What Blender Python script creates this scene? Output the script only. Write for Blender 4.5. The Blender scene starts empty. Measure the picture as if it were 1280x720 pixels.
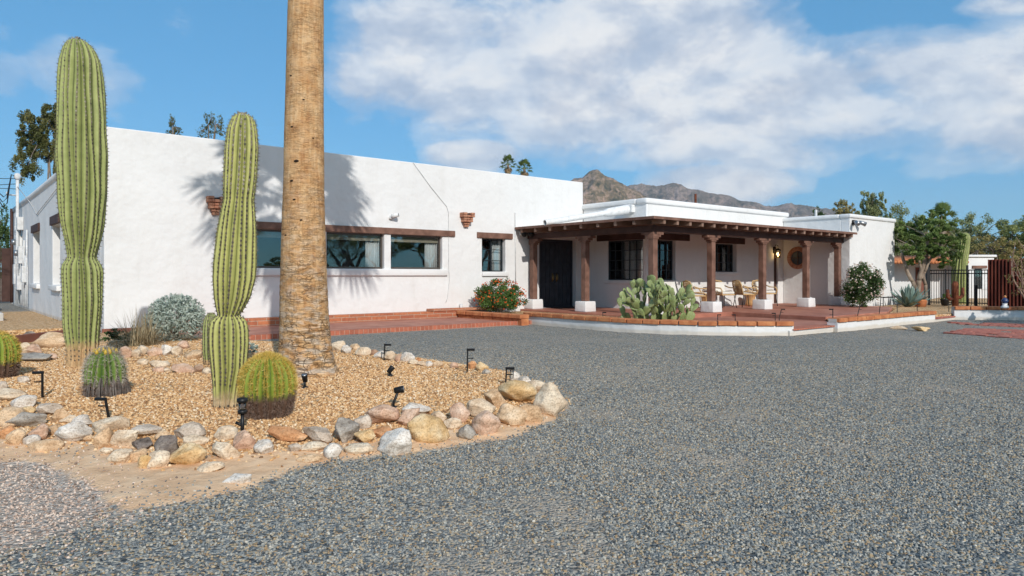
import bpy, bmesh, math, random
from mathutils import Vector, Matrix, noise
random.seed(7)
R = math.radians
SC = bpy.context.scene
COL = SC.collection
rnd = random.random
def uni(a, b): return a + (b - a) * rnd()

# ---------------------------------------------------------------- camera model (metres; X along the facade, Y away)
FPX = 888.0; HOR = 344.5; CAMZ = 1.25
FW = Vector((0.635, 0.773, 0)).normalized(); RT = Vector((FW.y, -FW.x, 0))
def ray(px, py):
    return FW + RT * ((px - 640) / FPX) + Vector((0, 0, (HOR - py) / FPX))
def atD(px, py, D):
    return Vector((0, 0, CAMZ)) + ray(px, py) * D
def onY(px, py, Y):
    d = ray(px, py); return Vector((0, 0, CAMZ)) + d * (Y / d.y)
def onX(px, py, X):
    d = ray(px, py); return Vector((0, 0, CAMZ)) + d * (X / d.x)
def onZ(px, py, z=0.0):
    d = ray(px, py); return Vector((0, 0, CAMZ)) + d * ((z - CAMZ) / d.z)

# ---------------------------------------------------------------- mesh builder
class MB:
    def __init__(s): s.v = []; s.f = []; s.m = []; s.r = []
    def face(s, pts, m=0, r=None):
        n = len(s.v); s.v += [tuple(p) for p in pts]; s.f.append(tuple(range(n, n + len(pts)))); s.m.append(m); s.r.append(rnd() if r is None else r)
    def addf(s, idx, m=0, r=0.5): s.f.append(tuple(idx)); s.m.append(m); s.r.append(r)
    def box(s, c, size, rot=None, m=0, r=None, taper=1.0):
        x, y, z = [q / 2 for q in size]; c = Vector(c); n = len(s.v)
        P = [(-x,-y,-z),(x,-y,-z),(x,y,-z),(-x,y,-z),(-x*taper,-y*taper,z),(x*taper,-y*taper,z),(x*taper,y*taper,z),(-x*taper,y*taper,z)]
        for p in P:
            p = Vector(p)
            if rot is not None: p = rot @ p
            s.v.append(tuple(c + p))
        rr = rnd() if r is None else r
        for q in ((0,3,2,1),(4,5,6,7),(0,1,5,4),(1,2,6,5),(2,3,7,6),(3,0,4,7)): s.addf([n + i for i in q], m, rr)
    def b2(s, a, b, m=0, r=None):
        a = Vector(a); b = Vector(b); s.box((a + b) / 2, (abs(b.x-a.x), abs(b.y-a.y), abs(b.z-a.z)), None, m, r)
    def beam(s, a, b, w, h, m=0):
        a, b = Vector(a), Vector(b); d = (b - a).normalized(); sd = d.cross(Vector((0, 0, 1))).normalized(); s.box((a + b) / 2, ((b - a).length, w, h), Matrix((d, -sd, (-sd).cross(d) * -1)).transposed() if False else Matrix((d, -sd, d.cross(-sd))).transposed(), m)
    def tube(s, path, rad, n=8, m=0, cap=True, r=None):
        path = [Vector(p) for p in path]
        if not isinstance(rad, (list, tuple)): rad = [rad] * len(path)
        rr = rnd() if r is None else r; rings = []; up = None
        for i, p in enumerate(path):
            t = (path[min(i + 1, len(path) - 1)] - path[max(i - 1, 0)])
            if t.length < 1e-9: t = Vector((0, 0, 1))
            t.normalize()
            if up is None:
                up = Vector((1, 0, 0)) if abs(t.x) < 0.8 else Vector((0, 1, 0))
            a = (up - t * up.dot(t)).normalized(); b = t.cross(a); up = a
            k = len(s.v); rings.append(k)
            for j in range(n):
                th = 2 * math.pi * j / n; s.v.append(tuple(p + (a * math.cos(th) + b * math.sin(th)) * rad[i]))
        for i in range(len(path) - 1):
            for j in range(n):
                s.addf((rings[i] + j, rings[i] + (j + 1) % n, rings[i + 1] + (j + 1) % n, rings[i + 1] + j), m, rr)
        if cap:
            s.addf([rings[0] + j for j in range(n)][::-1], m, rr); s.addf([rings[-1] + j for j in range(n)], m, rr)
    def lathe(s, c, prof, n=16, m=0, r=None):
        c = Vector(c); rings = []; rr = rnd() if r is None else r
        for (rad, z) in prof:
            k = len(s.v); rings.append(k)
            for j in range(n):
                th = 2 * math.pi * j / n; s.v.append((c.x + rad * math.cos(th), c.y + rad * math.sin(th), c.z + z))
        for i in range(len(prof) - 1):
            for j in range(n): s.addf((rings[i] + j, rings[i] + (j + 1) % n, rings[i + 1] + (j + 1) % n, rings[i + 1] + j), m, rr)
        s.addf([rings[0] + j for j in range(n)][::-1], m, rr); s.addf([rings[-1] + j for j in range(n)], m, rr)
    def prism(s, poly, z0, z1, m=0, r=None, zf=None):
        n = len(poly); k = len(s.v); rr = rnd() if r is None else r
        A = sum(poly[i][0]*poly[(i+1) % n][1] - poly[(i+1) % n][0]*poly[i][1] for i in range(n))
        if A < 0: poly = poly[::-1]
        for p in poly: s.v.append((p[0], p[1], z0))
        for p in poly: s.v.append((p[0], p[1], z1))
        s.addf([k + i for i in range(n)][::-1], m, rr); s.addf([k + n + i for i in range(n)], m, rr)
        for i in range(n): s.addf((k + i, k + (i + 1) % n, k + n + (i + 1) % n, k + n + i), m, rr)
    def leaf(s, c, a, b, m=0, r=None):          # diamond leaf, long half-axis a, short half-axis b
        n = len(s.v); s.v += [tuple(c - a), tuple(c + b), tuple(c + a), tuple(c - b)]; s.addf((n, n+1, n+2, n+3), m, rnd() if r is None else r)
    def build(s, name, mats, parent=None, smooth=False, weld=False):
        me = bpy.data.meshes.new(name); me.from_pydata(s.v, [], s.f)
        if not isinstance(mats, (list, tuple)): mats = [mats]
        for q in mats: me.materials.append(q)
        if len(mats) > 1: me.polygons.foreach_set('material_index', s.m)
        at = me.attributes.new('rnd', 'FLOAT', 'FACE'); at.data.foreach_set('value', s.r)
        if smooth: me.polygons.foreach_set('use_smooth', [True] * len(s.f))
        if weld:
            bm = bmesh.new(); bm.from_mesh(me); bmesh.ops.remove_doubles(bm, verts=bm.verts, dist=0.0005); bmesh.ops.recalc_face_normals(bm, faces=bm.faces); bm.to_mesh(me); bm.free()
        me.update()
        o = bpy.data.objects.new(name, me); COL.objects.link(o)
        if parent is not None: adopt(o, parent)
        return o
WLOC = {}
def adopt(o, p):
    o.parent = p
    if p.name in WLOC: o.matrix_parent_inverse = WLOC[p.name].inverted()
def bevel(o, w, seg=2):
    m = o.modifiers.new('bevel', 'BEVEL'); m.width = w; m.segments = seg; m.limit_method = 'ANGLE'; m.angle_limit = R(40); return o
def smooth_angle(o):
    o.data.polygons.foreach_set('use_smooth', [True] * len(o.data.polygons)); return o
def tag(o, label, cat, group=None, kind=None):
    if label: o['label'] = label
    if cat: o['category'] = cat
    if group: o['group'] = group
    if kind: o['kind'] = kind
    return o
def thing(name, label, cat, loc=(0, 0, 0), group=None):
    o = bpy.data.objects.new(name, None); COL.objects.link(o); o.location = loc; o.empty_display_size = 0.2
    WLOC[o.name] = Matrix.Translation(Vector(loc)); return tag(o, label, cat, group)
def dup(root, loc, rotz=0, label=None, scale=1.0, rot=None):
    def cp(o, par):
        c = o.copy(); COL.objects.link(c)
        if par is not None: c.parent = par; c.matrix_parent_inverse = o.matrix_parent_inverse.copy()
        for ch in o.children: cp(ch, c)
        return c
    r = cp(root, None); r.location = loc; r.rotation_euler = rot or (0, 0, rotz); r.scale = (scale,) * 3
    if label: r['label'] = label
    return r

# ---------------------------------------------------------------- materials
def new_mat(name):
    m = bpy.data.materials.new(name); m.use_nodes = True; nt = m.node_tree; b = nt.nodes['Principled BSDF']
    return m, nt, b
def L(nt, a, b): nt.links.new(a, b)
def node(nt, t, **kw):
    n = nt.nodes.new(t)
    for k, v in kw.items(): setattr(n, k, v)
    return n
def ramp(nt, stops, interp='LINEAR'):
    n = nt.nodes.new('ShaderNodeValToRGB'); cr = n.color_ramp; cr.interpolation = interp
    while len(cr.elements) < len(stops): cr.elements.new(0.5)
    for e, (p, c) in zip(cr.elements, stops): e.position = p; e.color = (c[0], c[1], c[2], 1)
    return n
def coords(nt, scale=(1, 1, 1), kind='Object'):
    tc = nt.nodes.new('ShaderNodeTexCoord'); mp = nt.nodes.new('ShaderNodeMapping'); mp.inputs['Scale'].default_value = scale
    L(nt, tc.outputs[kind], mp.inputs['Vector']); return mp.outputs['Vector']
def noise_tex(nt, vec, scale, detail=4, rough=0.55):
    n = nt.nodes.new('ShaderNodeTexNoise'); n.inputs['Scale'].default_value = scale; n.inputs['Detail'].default_value = detail; n.inputs['Roughness'].default_value = rough
    if vec is not None: L(nt, vec, n.inputs['Vector'])
    return n
def bump(nt, h, strength, dist, normal=None):
    b = nt.nodes.new('ShaderNodeBump'); b.inputs['Strength'].default_value = strength; b.inputs['Distance'].default_value = dist
    L(nt, h, b.inputs['Height'])
    if normal is not None: L(nt, normal, b.inputs['Normal'])
    return b.outputs['Normal']
def mixc(nt, fac, a, b, mode='MIX'):
    n = nt.nodes.new('ShaderNodeMix'); n.data_type = 'RGBA'; n.blend_type = mode
    for sock, v in ((n.inputs[0], fac), (n.inputs[6], a), (n.inputs[7], b)):
        if hasattr(v, 'links'): L(nt, v, sock)
        elif isinstance(v, (tuple, list)): sock.default_value = (v[0], v[1], v[2], 1)
        else: sock.default_value = v
    return n.outputs[2]
def attr(nt, name): n = nt.nodes.new('ShaderNodeAttribute'); n.attribute_name = name; return n.outputs['Fac']
def math_n(nt, op, a, b=None):
    n = nt.nodes.new('ShaderNodeMath'); n.operation = op
    for i, v in enumerate((a, b)):
        if v is None: continue
        if hasattr(v, 'links'): L(nt, v, n.inputs[i])
        else: n.inputs[i].default_value = v
    return n.outputs[0]

def m_noise(name, c1, c2, scale=6, rough=0.8, bs=0.3, bd=0.01, bscale=None, stretch=(1, 1, 1), metal=0, spec=0.3, c3=None, contrast=(0.35, 0.65)):
    m, nt, b = new_mat(name); v = coords(nt, stretch); n = noise_tex(nt, v, scale, 6, 0.6)
    st = [(contrast[0], c1), (contrast[1], c2)]
    if c3: st = [(contrast[0], c1), ((contrast[0] + contrast[1]) / 2, c3), (contrast[1], c2)]
    r = ramp(nt, st); L(nt, n.outputs['Fac'], r.inputs['Fac']); L(nt, r.outputs['Color'], b.inputs['Base Color'])
    b.inputs['Roughness'].default_value = rough; b.inputs['Metallic'].default_value = metal; b.inputs['Specular IOR Level'].default_value = spec
    if bs:
        n2 = noise_tex(nt, v, bscale or scale * 4, 5, 0.6); L(nt, bump(nt, n2.outputs['Fac'], bs, bd), b.inputs['Normal'])
    return m

def m_stucco(name, c):
    m, nt, b = new_mat(name); v = coords(nt)
    big = noise_tex(nt, v, 0.7, 4, 0.6); mid = noise_tex(nt, v, 3.2, 5, 0.6); fine = noise_tex(nt, v, 60, 4, 0.65)
    r = ramp(nt, [(0.3, [q * 0.945 for q in c]), (0.68, c)]); L(nt, big.outputs['Fac'], r.inputs['Fac'])
    # rain streaks: long thin vertical stains
    vs = coords(nt, (1.7, 1.7, 0.30)); st = noise_tex(nt, vs, 1.6, 6, 0.65); st.inputs['Distortion'].default_value = 0.6
    rs = ramp(nt, [(0.50, (1, 1, 1)), (0.80, (0.93, 0.922, 0.905))]); L(nt, st.outputs['Fac'], rs.inputs['Fac'])
    # splash grime just above the ground
    sx = nt.nodes.new('ShaderNodeSeparateXYZ'); tc = nt.nodes.new('ShaderNodeNewGeometry'); L(nt, tc.outputs['Position'], sx.inputs[0])
    hz = math_n(nt, 'ADD', sx.outputs['Z'], math_n(nt, 'MULTIPLY', mid.outputs['Fac'], -0.10))
    rg = ramp(nt, [(0.0, (0.86, 0.80, 0.72)), (0.05, (1, 1, 1))]); L(nt, hz, rg.inputs['Fac'])
    c1 = mixc(nt, 1.0, r.outputs['Color'], rs.outputs['Color'], 'MULTIPLY'); c2 = mixc(nt, 1.0, c1, rg.outputs['Color'], 'MULTIPLY')
    L(nt, c2, b.inputs['Base Color']); b.inputs['Roughness'].default_value = 0.9; b.inputs['Specular IOR Level'].default_value = 0.15
    n1 = bump(nt, big.outputs['Fac'], 0.55, 0.16); n2 = bump(nt, mid.outputs['Fac'], 0.5, 0.022, n1); n3 = bump(nt, fine.outputs['Fac'], 0.35, 0.004, n2)
    L(nt, n3, b.inputs['Normal']); return m

def m_plain(name, c, rough=0.5, metal=0.0, spec=0.4, emit=None, estr=0):
    m, nt, b = new_mat(name); v = coords(nt); n = noise_tex(nt, v, 9, 5, 0.6)
    r = ramp(nt, [(0.3, [q * 0.82 for q in c]), (0.7, [min(1, q * 1.1) for q in c])]); L(nt, n.outputs['Fac'], r.inputs['Fac']); L(nt, r.outputs['Color'], b.inputs['Base Color'])
    b.inputs['Roughness'].default_value = rough; b.inputs['Metallic'].default_value = metal; b.inputs['Specular IOR Level'].default_value = spec
    if emit: b.inputs['Emission Color'].default_value = (*emit, 1); b.inputs['Emission Strength'].default_value = estr
    return m

def m_leaf(name, c1, c2, c3=None, trans=0.25, rough=0.6):
    m, nt, b = new_mat(name); st = [(0.0, c1), (1.0, c2)] if not c3 else [(0.0, c1), (0.55, c2), (1.0, c3)]
    r = ramp(nt, st); L(nt, attr(nt, 'rnd'), r.inputs['Fac']); L(nt, r.outputs['Color'], b.inputs['Base Color']); b.inputs['Roughness'].default_value = rough; b.inputs['Specular IOR Level'].default_value = 0.25
    t = nt.nodes.new('ShaderNodeBsdfTranslucent'); L(nt, r.outputs['Color'], t.inputs['Color']); mx = nt.nodes.new('ShaderNodeMixShader'); mx.inputs[0].default_value = trans
    L(nt, b.outputs[0], mx.inputs[1]); L(nt, t.outputs[0], mx.inputs[2]); L(nt, mx.outputs[0], nt.nodes['Material Output'].inputs['Surface']); return m

def m_brick(name, c1, c2, mortar, bw=0.24, bh=0.065, axes='XZ', msize=0.008):
    m, nt, b = new_mat(name); tc = nt.nodes.new('ShaderNodeTexCoord'); sx = nt.nodes.new('ShaderNodeSeparateXYZ'); cx = nt.nodes.new('ShaderNodeCombineXYZ'); L(nt, tc.outputs['Object'], sx.inputs[0])
    L(nt, sx.outputs[axes[0]], cx.inputs['X']); L(nt, sx.outputs[axes[1]], cx.inputs['Y'])
    br = nt.nodes.new('ShaderNodeTexBrick'); L(nt, cx.outputs[0], br.inputs['Vector']); br.inputs['Scale'].default_value = 1; br.inputs['Brick Width'].default_value = bw; br.inputs['Row Height'].default_value = bh; br.inputs['Mortar Size'].default_value = msize
    br.inputs['Color1'].default_value = (*c1, 1); br.inputs['Color2'].default_value = (*c2, 1); br.inputs['Mortar'].default_value = (*mortar, 1)
    n = noise_tex(nt, tc.outputs['Object'], 14, 5, 0.7); r = ramp(nt, [(0.3, (0.72, 0.72, 0.72)), (0.7, (1.15, 1.12, 1.1))]); L(nt, n.outputs['Fac'], r.inputs['Fac'])
    L(nt, mixc(nt, 1.0, br.outputs['Color'], r.outputs['Color'], 'MULTIPLY'), b.inputs['Base Color']); b.inputs['Roughness'].default_value = 0.85
    h = math_n(nt, 'ADD', math_n(nt, 'MULTIPLY', br.outputs['Fac'], -1.0), math_n(nt, 'MULTIPLY', n.outputs['Fac'], 0.5))
    L(nt, bump(nt, h, 0.5, 0.012), b.inputs['Normal']); return m

def m_glass(name, refl=0.22, tint=(0.90, 0.92, 0.92)):
    m, nt, b = new_mat(name); nt.nodes.remove(b)
    tr = nt.nodes.new('ShaderNodeBsdfTransparent'); tr.inputs['Color'].default_value = (*tint, 1); gl = nt.nodes.new('ShaderNodeBsdfGlossy'); gl.inputs['Roughness'].default_value = 0.015
    v = coords(nt); n = noise_tex(nt, v, 1.3, 2); L(nt, bump(nt, n.outputs['Fac'], 0.12, 0.02), gl.inputs['Normal'])
    fr = nt.nodes.new('ShaderNodeFresnel'); fr.inputs['IOR'].default_value = 1.5
    mx = nt.nodes.new('ShaderNodeMixShader'); L(nt, math_n(nt, 'ADD', fr.outputs[0], refl), mx.inputs[0]); L(nt, tr.outputs[0], mx.inputs[1]); L(nt, gl.outputs[0], mx.inputs[2]); L(nt, mx.outputs[0], nt.nodes['Material Output'].inputs['Surface']); return m

def m_rock(name, c1, c2, c3):
    m, nt, b = new_mat(name); v = coords(nt); oi = nt.nodes.new('ShaderNodeObjectInfo'); ad = nt.nodes.new('ShaderNodeVectorMath'); ad.operation = 'MULTIPLY_ADD'; ad.inputs[1].default_value = (1, 1, 1)
    cb = nt.nodes.new('ShaderNodeCombineXYZ')
    for i in range(3): L(nt, math_n(nt, 'MULTIPLY', oi.outputs['Random'], 31.7 + 9 * i), cb.inputs[i])
    L(nt, v, ad.inputs[0]); L(nt, cb.outputs[0], ad.inputs[2]); p = ad.outputs[0]
    n = noise_tex(nt, p, 6, 8, 0.65); r = ramp(nt, [(0.33, c1), (0.5, c2), (0.68, c3)]); L(nt, n.outputs['Fac'], r.inputs['Fac'])
    sp = noise_tex(nt, p, 70, 4, 0.7); rs = ramp(nt, [(0.36, (0.62, 0.58, 0.54)), (0.5, (1, 1, 1)), (0.7, (1.12, 1.12, 1.1))]); L(nt, sp.outputs['Fac'], rs.inputs['Fac'])
    # slanted bedding streaks
    mp = nt.nodes.new('ShaderNodeMapping'); mp.inputs['Scale'].default_value = (3, 3, 22); mp.inputs['Rotation'].default_value = (0.5, 0.35, 0); L(nt, p, mp.inputs['Vector']); st = noise_tex(nt, mp.outputs[0], 1.6, 5, 0.6)
    rst = ramp(nt, [(0.38, (0.80, 0.77, 0.74)), (0.55, (1, 1, 1))]); L(nt, st.outputs['Fac'], rst.inputs['Fac'])
    c = mixc(nt, 1.0, mixc(nt, 1.0, r.outputs['Color'], rs.outputs['Color'], 'MULTIPLY'), rst.outputs['Color'], 'MULTIPLY')
    L(nt, c, b.inputs['Base Color']); b.inputs['Roughness'].default_value = 0.88; b.inputs['Specular IOR Level'].default_value = 0.2
    n1 = bump(nt, n.outputs['Fac'], 0.7, 0.03); n2 = bump(nt, sp.outputs['Fac'], 0.5, 0.006, n1); L(nt, n2, b.inputs['Normal']); return m

M = {}
M['stucco'] = m_stucco('white_stucco', (0.745, 0.738, 0.725))
M['brown'] = m_noise('brown_painted_timber', (0.13, 0.066, 0.046), (0.235, 0.128, 0.092), 4, 0.68, 0.35, 0.004, 22, (1, 1, 1), spec=0.3)
M['dkbrown'] = m_noise('dark_stained_timber', (0.05, 0.022, 0.016), (0.085, 0.04, 0.03), 3, 0.65, 0.35, 0.004, 22)
M['redtile'] = m_noise('red_sealed_concrete', (0.32, 0.125, 0.084), (0.48, 0.22, 0.15), 1.7, 0.6, 0.2, 0.004, 30, c3=(0.40, 0.16, 0.107))
M['brick'] = m_brick('orange_brick_x', (0.50, 0.175, 0.075), (0.36, 0.115, 0.06), (0.45, 0.33, 0.24), 0.42, 0.10, 'XZ')
M['bricky'] = m_brick('orange_brick_y', (0.50, 0.175, 0.075), (0.36, 0.115, 0.06), (0.45, 0.33, 0.24), 0.42, 0.10, 'YZ')
M['brickedge'] = m_brick('brick_edging', (0.48, 0.145, 0.08), (0.38, 0.115, 0.065), (0.5, 0.30, 0.22), 0.11, 0.2, 'XZ', 0.006)
M['capbrick'] = m_noise('terracotta_cap_brick', (0.36, 0.12, 0.05), (0.56, 0.24, 0.10), 5, 0.85, 0.5, 0.008, 30, c3=(0.47, 0.17, 0.07))
M['oldbrick'] = m_noise('weathered_brick', (0.32, 0.12, 0.07), (0.50, 0.27, 0.17), 9, 0.88, 0.5, 0.008, 40)
M['paver'] = m_noise('red_paver', (0.32, 0.10, 0.075), (0.46, 0.17, 0.12), 7, 0.85, 0.4, 0.006, 40)
M['black'] = m_plain('black_metal', (0.016, 0.016, 0.017), 0.45, 0.3)
M['iron'] = m_plain('dark_iron', (0.022, 0.023, 0.025), 0.5, 0.4)
M['doorpaint'] = m_noise('black_door_paint', (0.024, 0.028, 0.038), (0.044, 0.050, 0.064), 4, 0.42, 0.3, 0.003, 30)
M['winframe'] = m_plain('dark_window_frame', (0.018, 0.024, 0.030), 0.4)
M['winframe2'] = m_plain('bronze_window_frame', (0.12, 0.10, 0.085), 0.4, 0.4)
M['whitepaint'] = m_plain('white_paint', (0.74, 0.74, 0.73), 0.55)
M['greywhite'] = m_noise('weathered_white_paint', (0.52, 0.52, 0.51), (0.72, 0.72, 0.71), 6, 0.7, 0.2, 0.003)
M['curtain'] = m_noise('white_curtain', (0.62, 0.63, 0.63), (0.80, 0.80, 0.79), 1.2, 0.9, 0.3, 0.01, 3, (14, 14, 0.3))
M['shade'] = m_noise('woven_roller_shade', (0.36, 0.30, 0.22), (0.50, 0.43, 0.33), 2, 0.9, 0.2, 0.003, 3, (1, 1, 60))
M['dark_room'] = m_plain('dim_interior', (0.10, 0.09, 0.08), 0.9)  # room dimness put into the colour, so the windows look dark inside
M['glass'] = m_glass('window_glass', 0.07)
M['rafter'] = m_noise('weathered_brown_rafter', (0.20, 0.12, 0.085), (0.32, 0.21, 0.16), 4, 0.7, 0.3, 0.004, 22)
M['glass2'] = m_glass('lantern_glass', 0.05, (0.92, 0.92, 0.9))
M['brass'] = m_plain('aged_brass', (0.35, 0.24, 0.10), 0.35, 0.9)
M['bulb'] = m_plain('lit_bulb', (1, 0.8, 0.5), 0.4, emit=(1.0, 0.62, 0.22), estr=6)
M['roofcoat'] = m_noise('white_roof_coating', (0.42, 0.42, 0.41), (0.60, 0.60, 0.59), 2, 0.85, 0.3, 0.01, 18)
M['steel'] = m_plain('galvanised_steel', (0.35, 0.36, 0.37), 0.4, 0.8)
M['rust'] = m_noise('rusty_steel', (0.08, 0.022, 0.012), (0.20, 0.06, 0.025), 7, 0.8, 0.3, 0.004)
M['redfence'] = m_noise('rusty_corrugated_fence', (0.085, 0.018, 0.012), (0.19, 0.05, 0.03), 3, 0.7, 0.2, 0.003, 20, (1, 1, 0.4))
M['tileroof'] = m_noise('clay_roof_tile', (0.42, 0.13, 0.05), (0.62, 0.25, 0.11), 4, 0.8, 0.3, 0.005)
M['rattan'] = m_noise('tan_rattan', (0.45, 0.28, 0.12), (0.64, 0.45, 0.23), 30, 0.6, 0.4, 0.004, 60)
M['cushion'] = m_noise('cream_cushion', (0.66, 0.63, 0.57), (0.76, 0.74, 0.69), 5, 0.95, 0.2, 0.004, 90)
M['stump'] = m_noise('honey_wood_stump', (0.36, 0.18, 0.07), (0.60, 0.36, 0.16), 3, 0.6, 0.3, 0.008, 8, (4, 4, 0.5))
M['oldwood'] = m_noise('rust_brown_board', (0.17, 0.065, 0.045), (0.27, 0.11, 0.075), 3, 0.8, 0.3, 0.005, 14)
M['bark'] = m_noise('tree_bark', (0.11, 0.085, 0.065), (0.30, 0.24, 0.19), 5, 0.95, 0.8, 0.03, 14, (1, 1, 0.35))
M['palebark'] = m_noise('pale_tan_bark', (0.13, 0.09, 0.065), (0.38, 0.30, 0.225), 5, 0.9, 0.7, 0.02, 14, (1, 1, 0.35))
M['slab'] = m_noise('pale_concrete', (0.42, 0.40, 0.37), (0.58, 0.56, 0.53), 3, 0.9, 0.3, 0.006)
M['l_mid'] = m_leaf('mid_green_leaf', (0.065, 0.105, 0.025), (0.155, 0.225, 0.06), (0.29, 0.36, 0.115), 0.3)
# plants
M['saguaro'] = None
M['l_olive'] = m_leaf('olive_leaf', (0.12, 0.145, 0.045), (0.26, 0.29, 0.095), (0.42, 0.43, 0.17))
M['l_dark'] = m_leaf('dark_green_leaf', (0.028, 0.06, 0.016), (0.07, 0.12, 0.035), (0.14, 0.20, 0.065))
M['l_bright'] = m_leaf('bright_green_leaf', (0.04, 0.085, 0.018), (0.095, 0.17, 0.04), (0.18, 0.27, 0.075))
M['l_dusty'] = m_leaf('dusty_green_leaf', (0.15, 0.175, 0.07), (0.30, 0.33, 0.145), (0.46, 0.47, 0.24))
M['l_euc'] = m_leaf('brown_green_leaf', (0.05, 0.065, 0.02), (0.14, 0.15, 0.05), (0.27, 0.24, 0.09))
M['l_silver'] = m_leaf('silver_leaf', (0.22, 0.27, 0.22), (0.40, 0.46, 0.39), (0.60, 0.64, 0.56), 0.15)
M['l_dry'] = m_leaf('dry_grass', (0.20, 0.14, 0.07), (0.40, 0.31, 0.18), (0.58, 0.49, 0.32), 0.15)
M['l_yel'] = m_leaf('yellow_autumn_leaf', (0.17, 0.15, 0.05), (0.33, 0.28, 0.10), (0.42, 0.28, 0.12))
M['f_orange'] = m_leaf('orange_flower', (0.55, 0.06, 0.02), (0.75, 0.14, 0.03), (0.80, 0.30, 0.05), 0.15)
M['f_pink'] = m_leaf('cream_pink_flower', (0.62, 0.42, 0.36), (0.80, 0.68, 0.58), (0.85, 0.78, 0.66), 0.15)
M['palmleaf'] = m_leaf('palm_fan', (0.07, 0.11, 0.03), (0.16, 0.22, 0.06), (0.28, 0.32, 0.11), 0.2)
M['palmdead'] = m_leaf('dead_palm_fan', (0.22, 0.14, 0.07), (0.34, 0.23, 0.12), (0.42, 0.31, 0.18), 0.15)
# ================================================================ GROUND
import numpy as np
def poly_px(pts, z=0.0): return np.array([[onZ(x, y, z).x, onZ(x, y, z).y] for x, y in pts])
def sdist(P, poly):                     # signed distance, positive inside
    x, y = P[:, 0], P[:, 1]; n = len(poly); dmin = np.full(len(P), 1e9); ins = np.zeros(len(P), bool)
    for i in range(n):
        a = poly[i]; b = poly[(i + 1) % n]; e = b - a; w0 = x - a[0]; w1 = y - a[1]
        t = np.clip((w0 * e[0] + w1 * e[1]) / (e @ e + 1e-12), 0, 1); dmin = np.minimum(dmin, np.hypot(w0 - t * e[0], w1 - t * e[1]))
        c = ((a[1] <= y) & (b[1] > y)) | ((b[1] <= y) & (a[1] > y)); xi = a[0] + (y - a[1]) / (b[1] - a[1] + 1e-12) * e[0]; ins ^= c & (x < xi)
    return np.where(ins, dmin, -dmin)
BED = poly_px([(-330, 610), (-120, 572), (0, 562), (60, 562), (150, 578), (235, 588), (330, 582), (430, 570), (500, 568), (560, 552), (620, 545), (680, 528), (708, 505), (690, 485), (640, 466), (600, 460), (545, 452), (500, 444), (450, 437), (415, 430), (350, 430), (308, 427)])
BED = np.vstack([BED, [[4.0, 16.8], [2.6, 17.0], [-6, 17.5], [-9, 10.0]]])
SAND = poly_px([(-60, 575), (60, 580), (110, 606), (150, 640), (215, 632), (300, 614), (390, 584), (470, 572), (560, 562), (640, 549), (690, 528), (712, 508), (660, 490), (600, 520), (450, 545), (330, 565), (200, 565), (60, 545), (-60, 545)])
PALE = poly_px([(-700, 600), (-120, 566), (20, 560), (70, 578), (150, 612), (140, 650), (60, 680), (-60, 720), (-700, 1100)])
_nz = lambda X, Y, s, o=0: np.array([noise.noise(Vector((x * s + o, y * s - o, o * 1.7))) for x, y in zip(X, Y)])
def sstep(a, b, v): t = np.clip((v - a) / (b - a), 0, 1); return t * t * (3 - 2 * t)
def fields(P):
    n1 = _nz(P[:, 0], P[:, 1], 2.1) * 0.10 + _nz(P[:, 0], P[:, 1], 7.0, 3.1) * 0.05
    sb = sdist(P, BED); ss = sdist(P, SAND) + n1; sp = sdist(P, PALE) + n1 * 3
    bed = sstep(-0.05, 0.10, sb + n1 * 0.6); sand = sstep(-0.10, 0.10, ss) * (1 - sstep(0.10, 0.3, sb)); pale = sstep(-0.35, 0.35, sp) * (1 - bed)
    yard = sstep(16.3, 16.9, P[:, 1]) * (1 - sstep(2.8, 3.0, P[:, 0])); bed = np.maximum(bed, yard)
    h = 0.085 * sstep(-0.12, 0.55, sb) + 0.015 * sstep(0.5, 2.0, sb) + sand * 0.03
    h = h + (n1 * 0.12) + _nz(P[:, 0], P[:, 1], 0.35, 9) * 0.015
    far = sstep(16.0, 16.7, P[:, 1]); h = h * (1 - far * sstep(3.5, 5, P[:, 0]))
    return h, bed, sand, pale
DUST = [(onZ(a, b, 0), r) for a, b, r in ((620, 716, .35), (700, 690, .28), (865, 568, .28), (900, 574, .25), (925, 606, .2), (560, 640, .3), (690, 640, .3), (1060, 560, .4), (760, 520, .35), (910, 520, .35), (1180, 490, .5), (640, 570, .25), (850, 565, .3), (800, 462, .5))]
def dustf(P):
    d = np.zeros(len(P))
    for c, r in DUST: d = np.maximum(d, 1.25 * np.exp(-((P[:, 0] - c.x) ** 2 + (P[:, 1] - c.y) ** 2) / (r * r)))
    return np.clip(d * (0.75 + 1.3 * _nz(P[:, 0], P[:, 1], 3.0, 6.6)), 0, 1)
def gz(x, y):
    h, *_ = fields(np.array([[x, y]])); return float(h[0])
def gnd(px, py):                       # pixel -> point on the mounded ground
    z = 0.05
    for _ in range(5):
        p = onZ(px, py, z); z = 0.6 * gz(p.x, p.y) + 0.4 * z
    p = onZ(px, py, z); p.z = gz(p.x, p.y); return p

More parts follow.
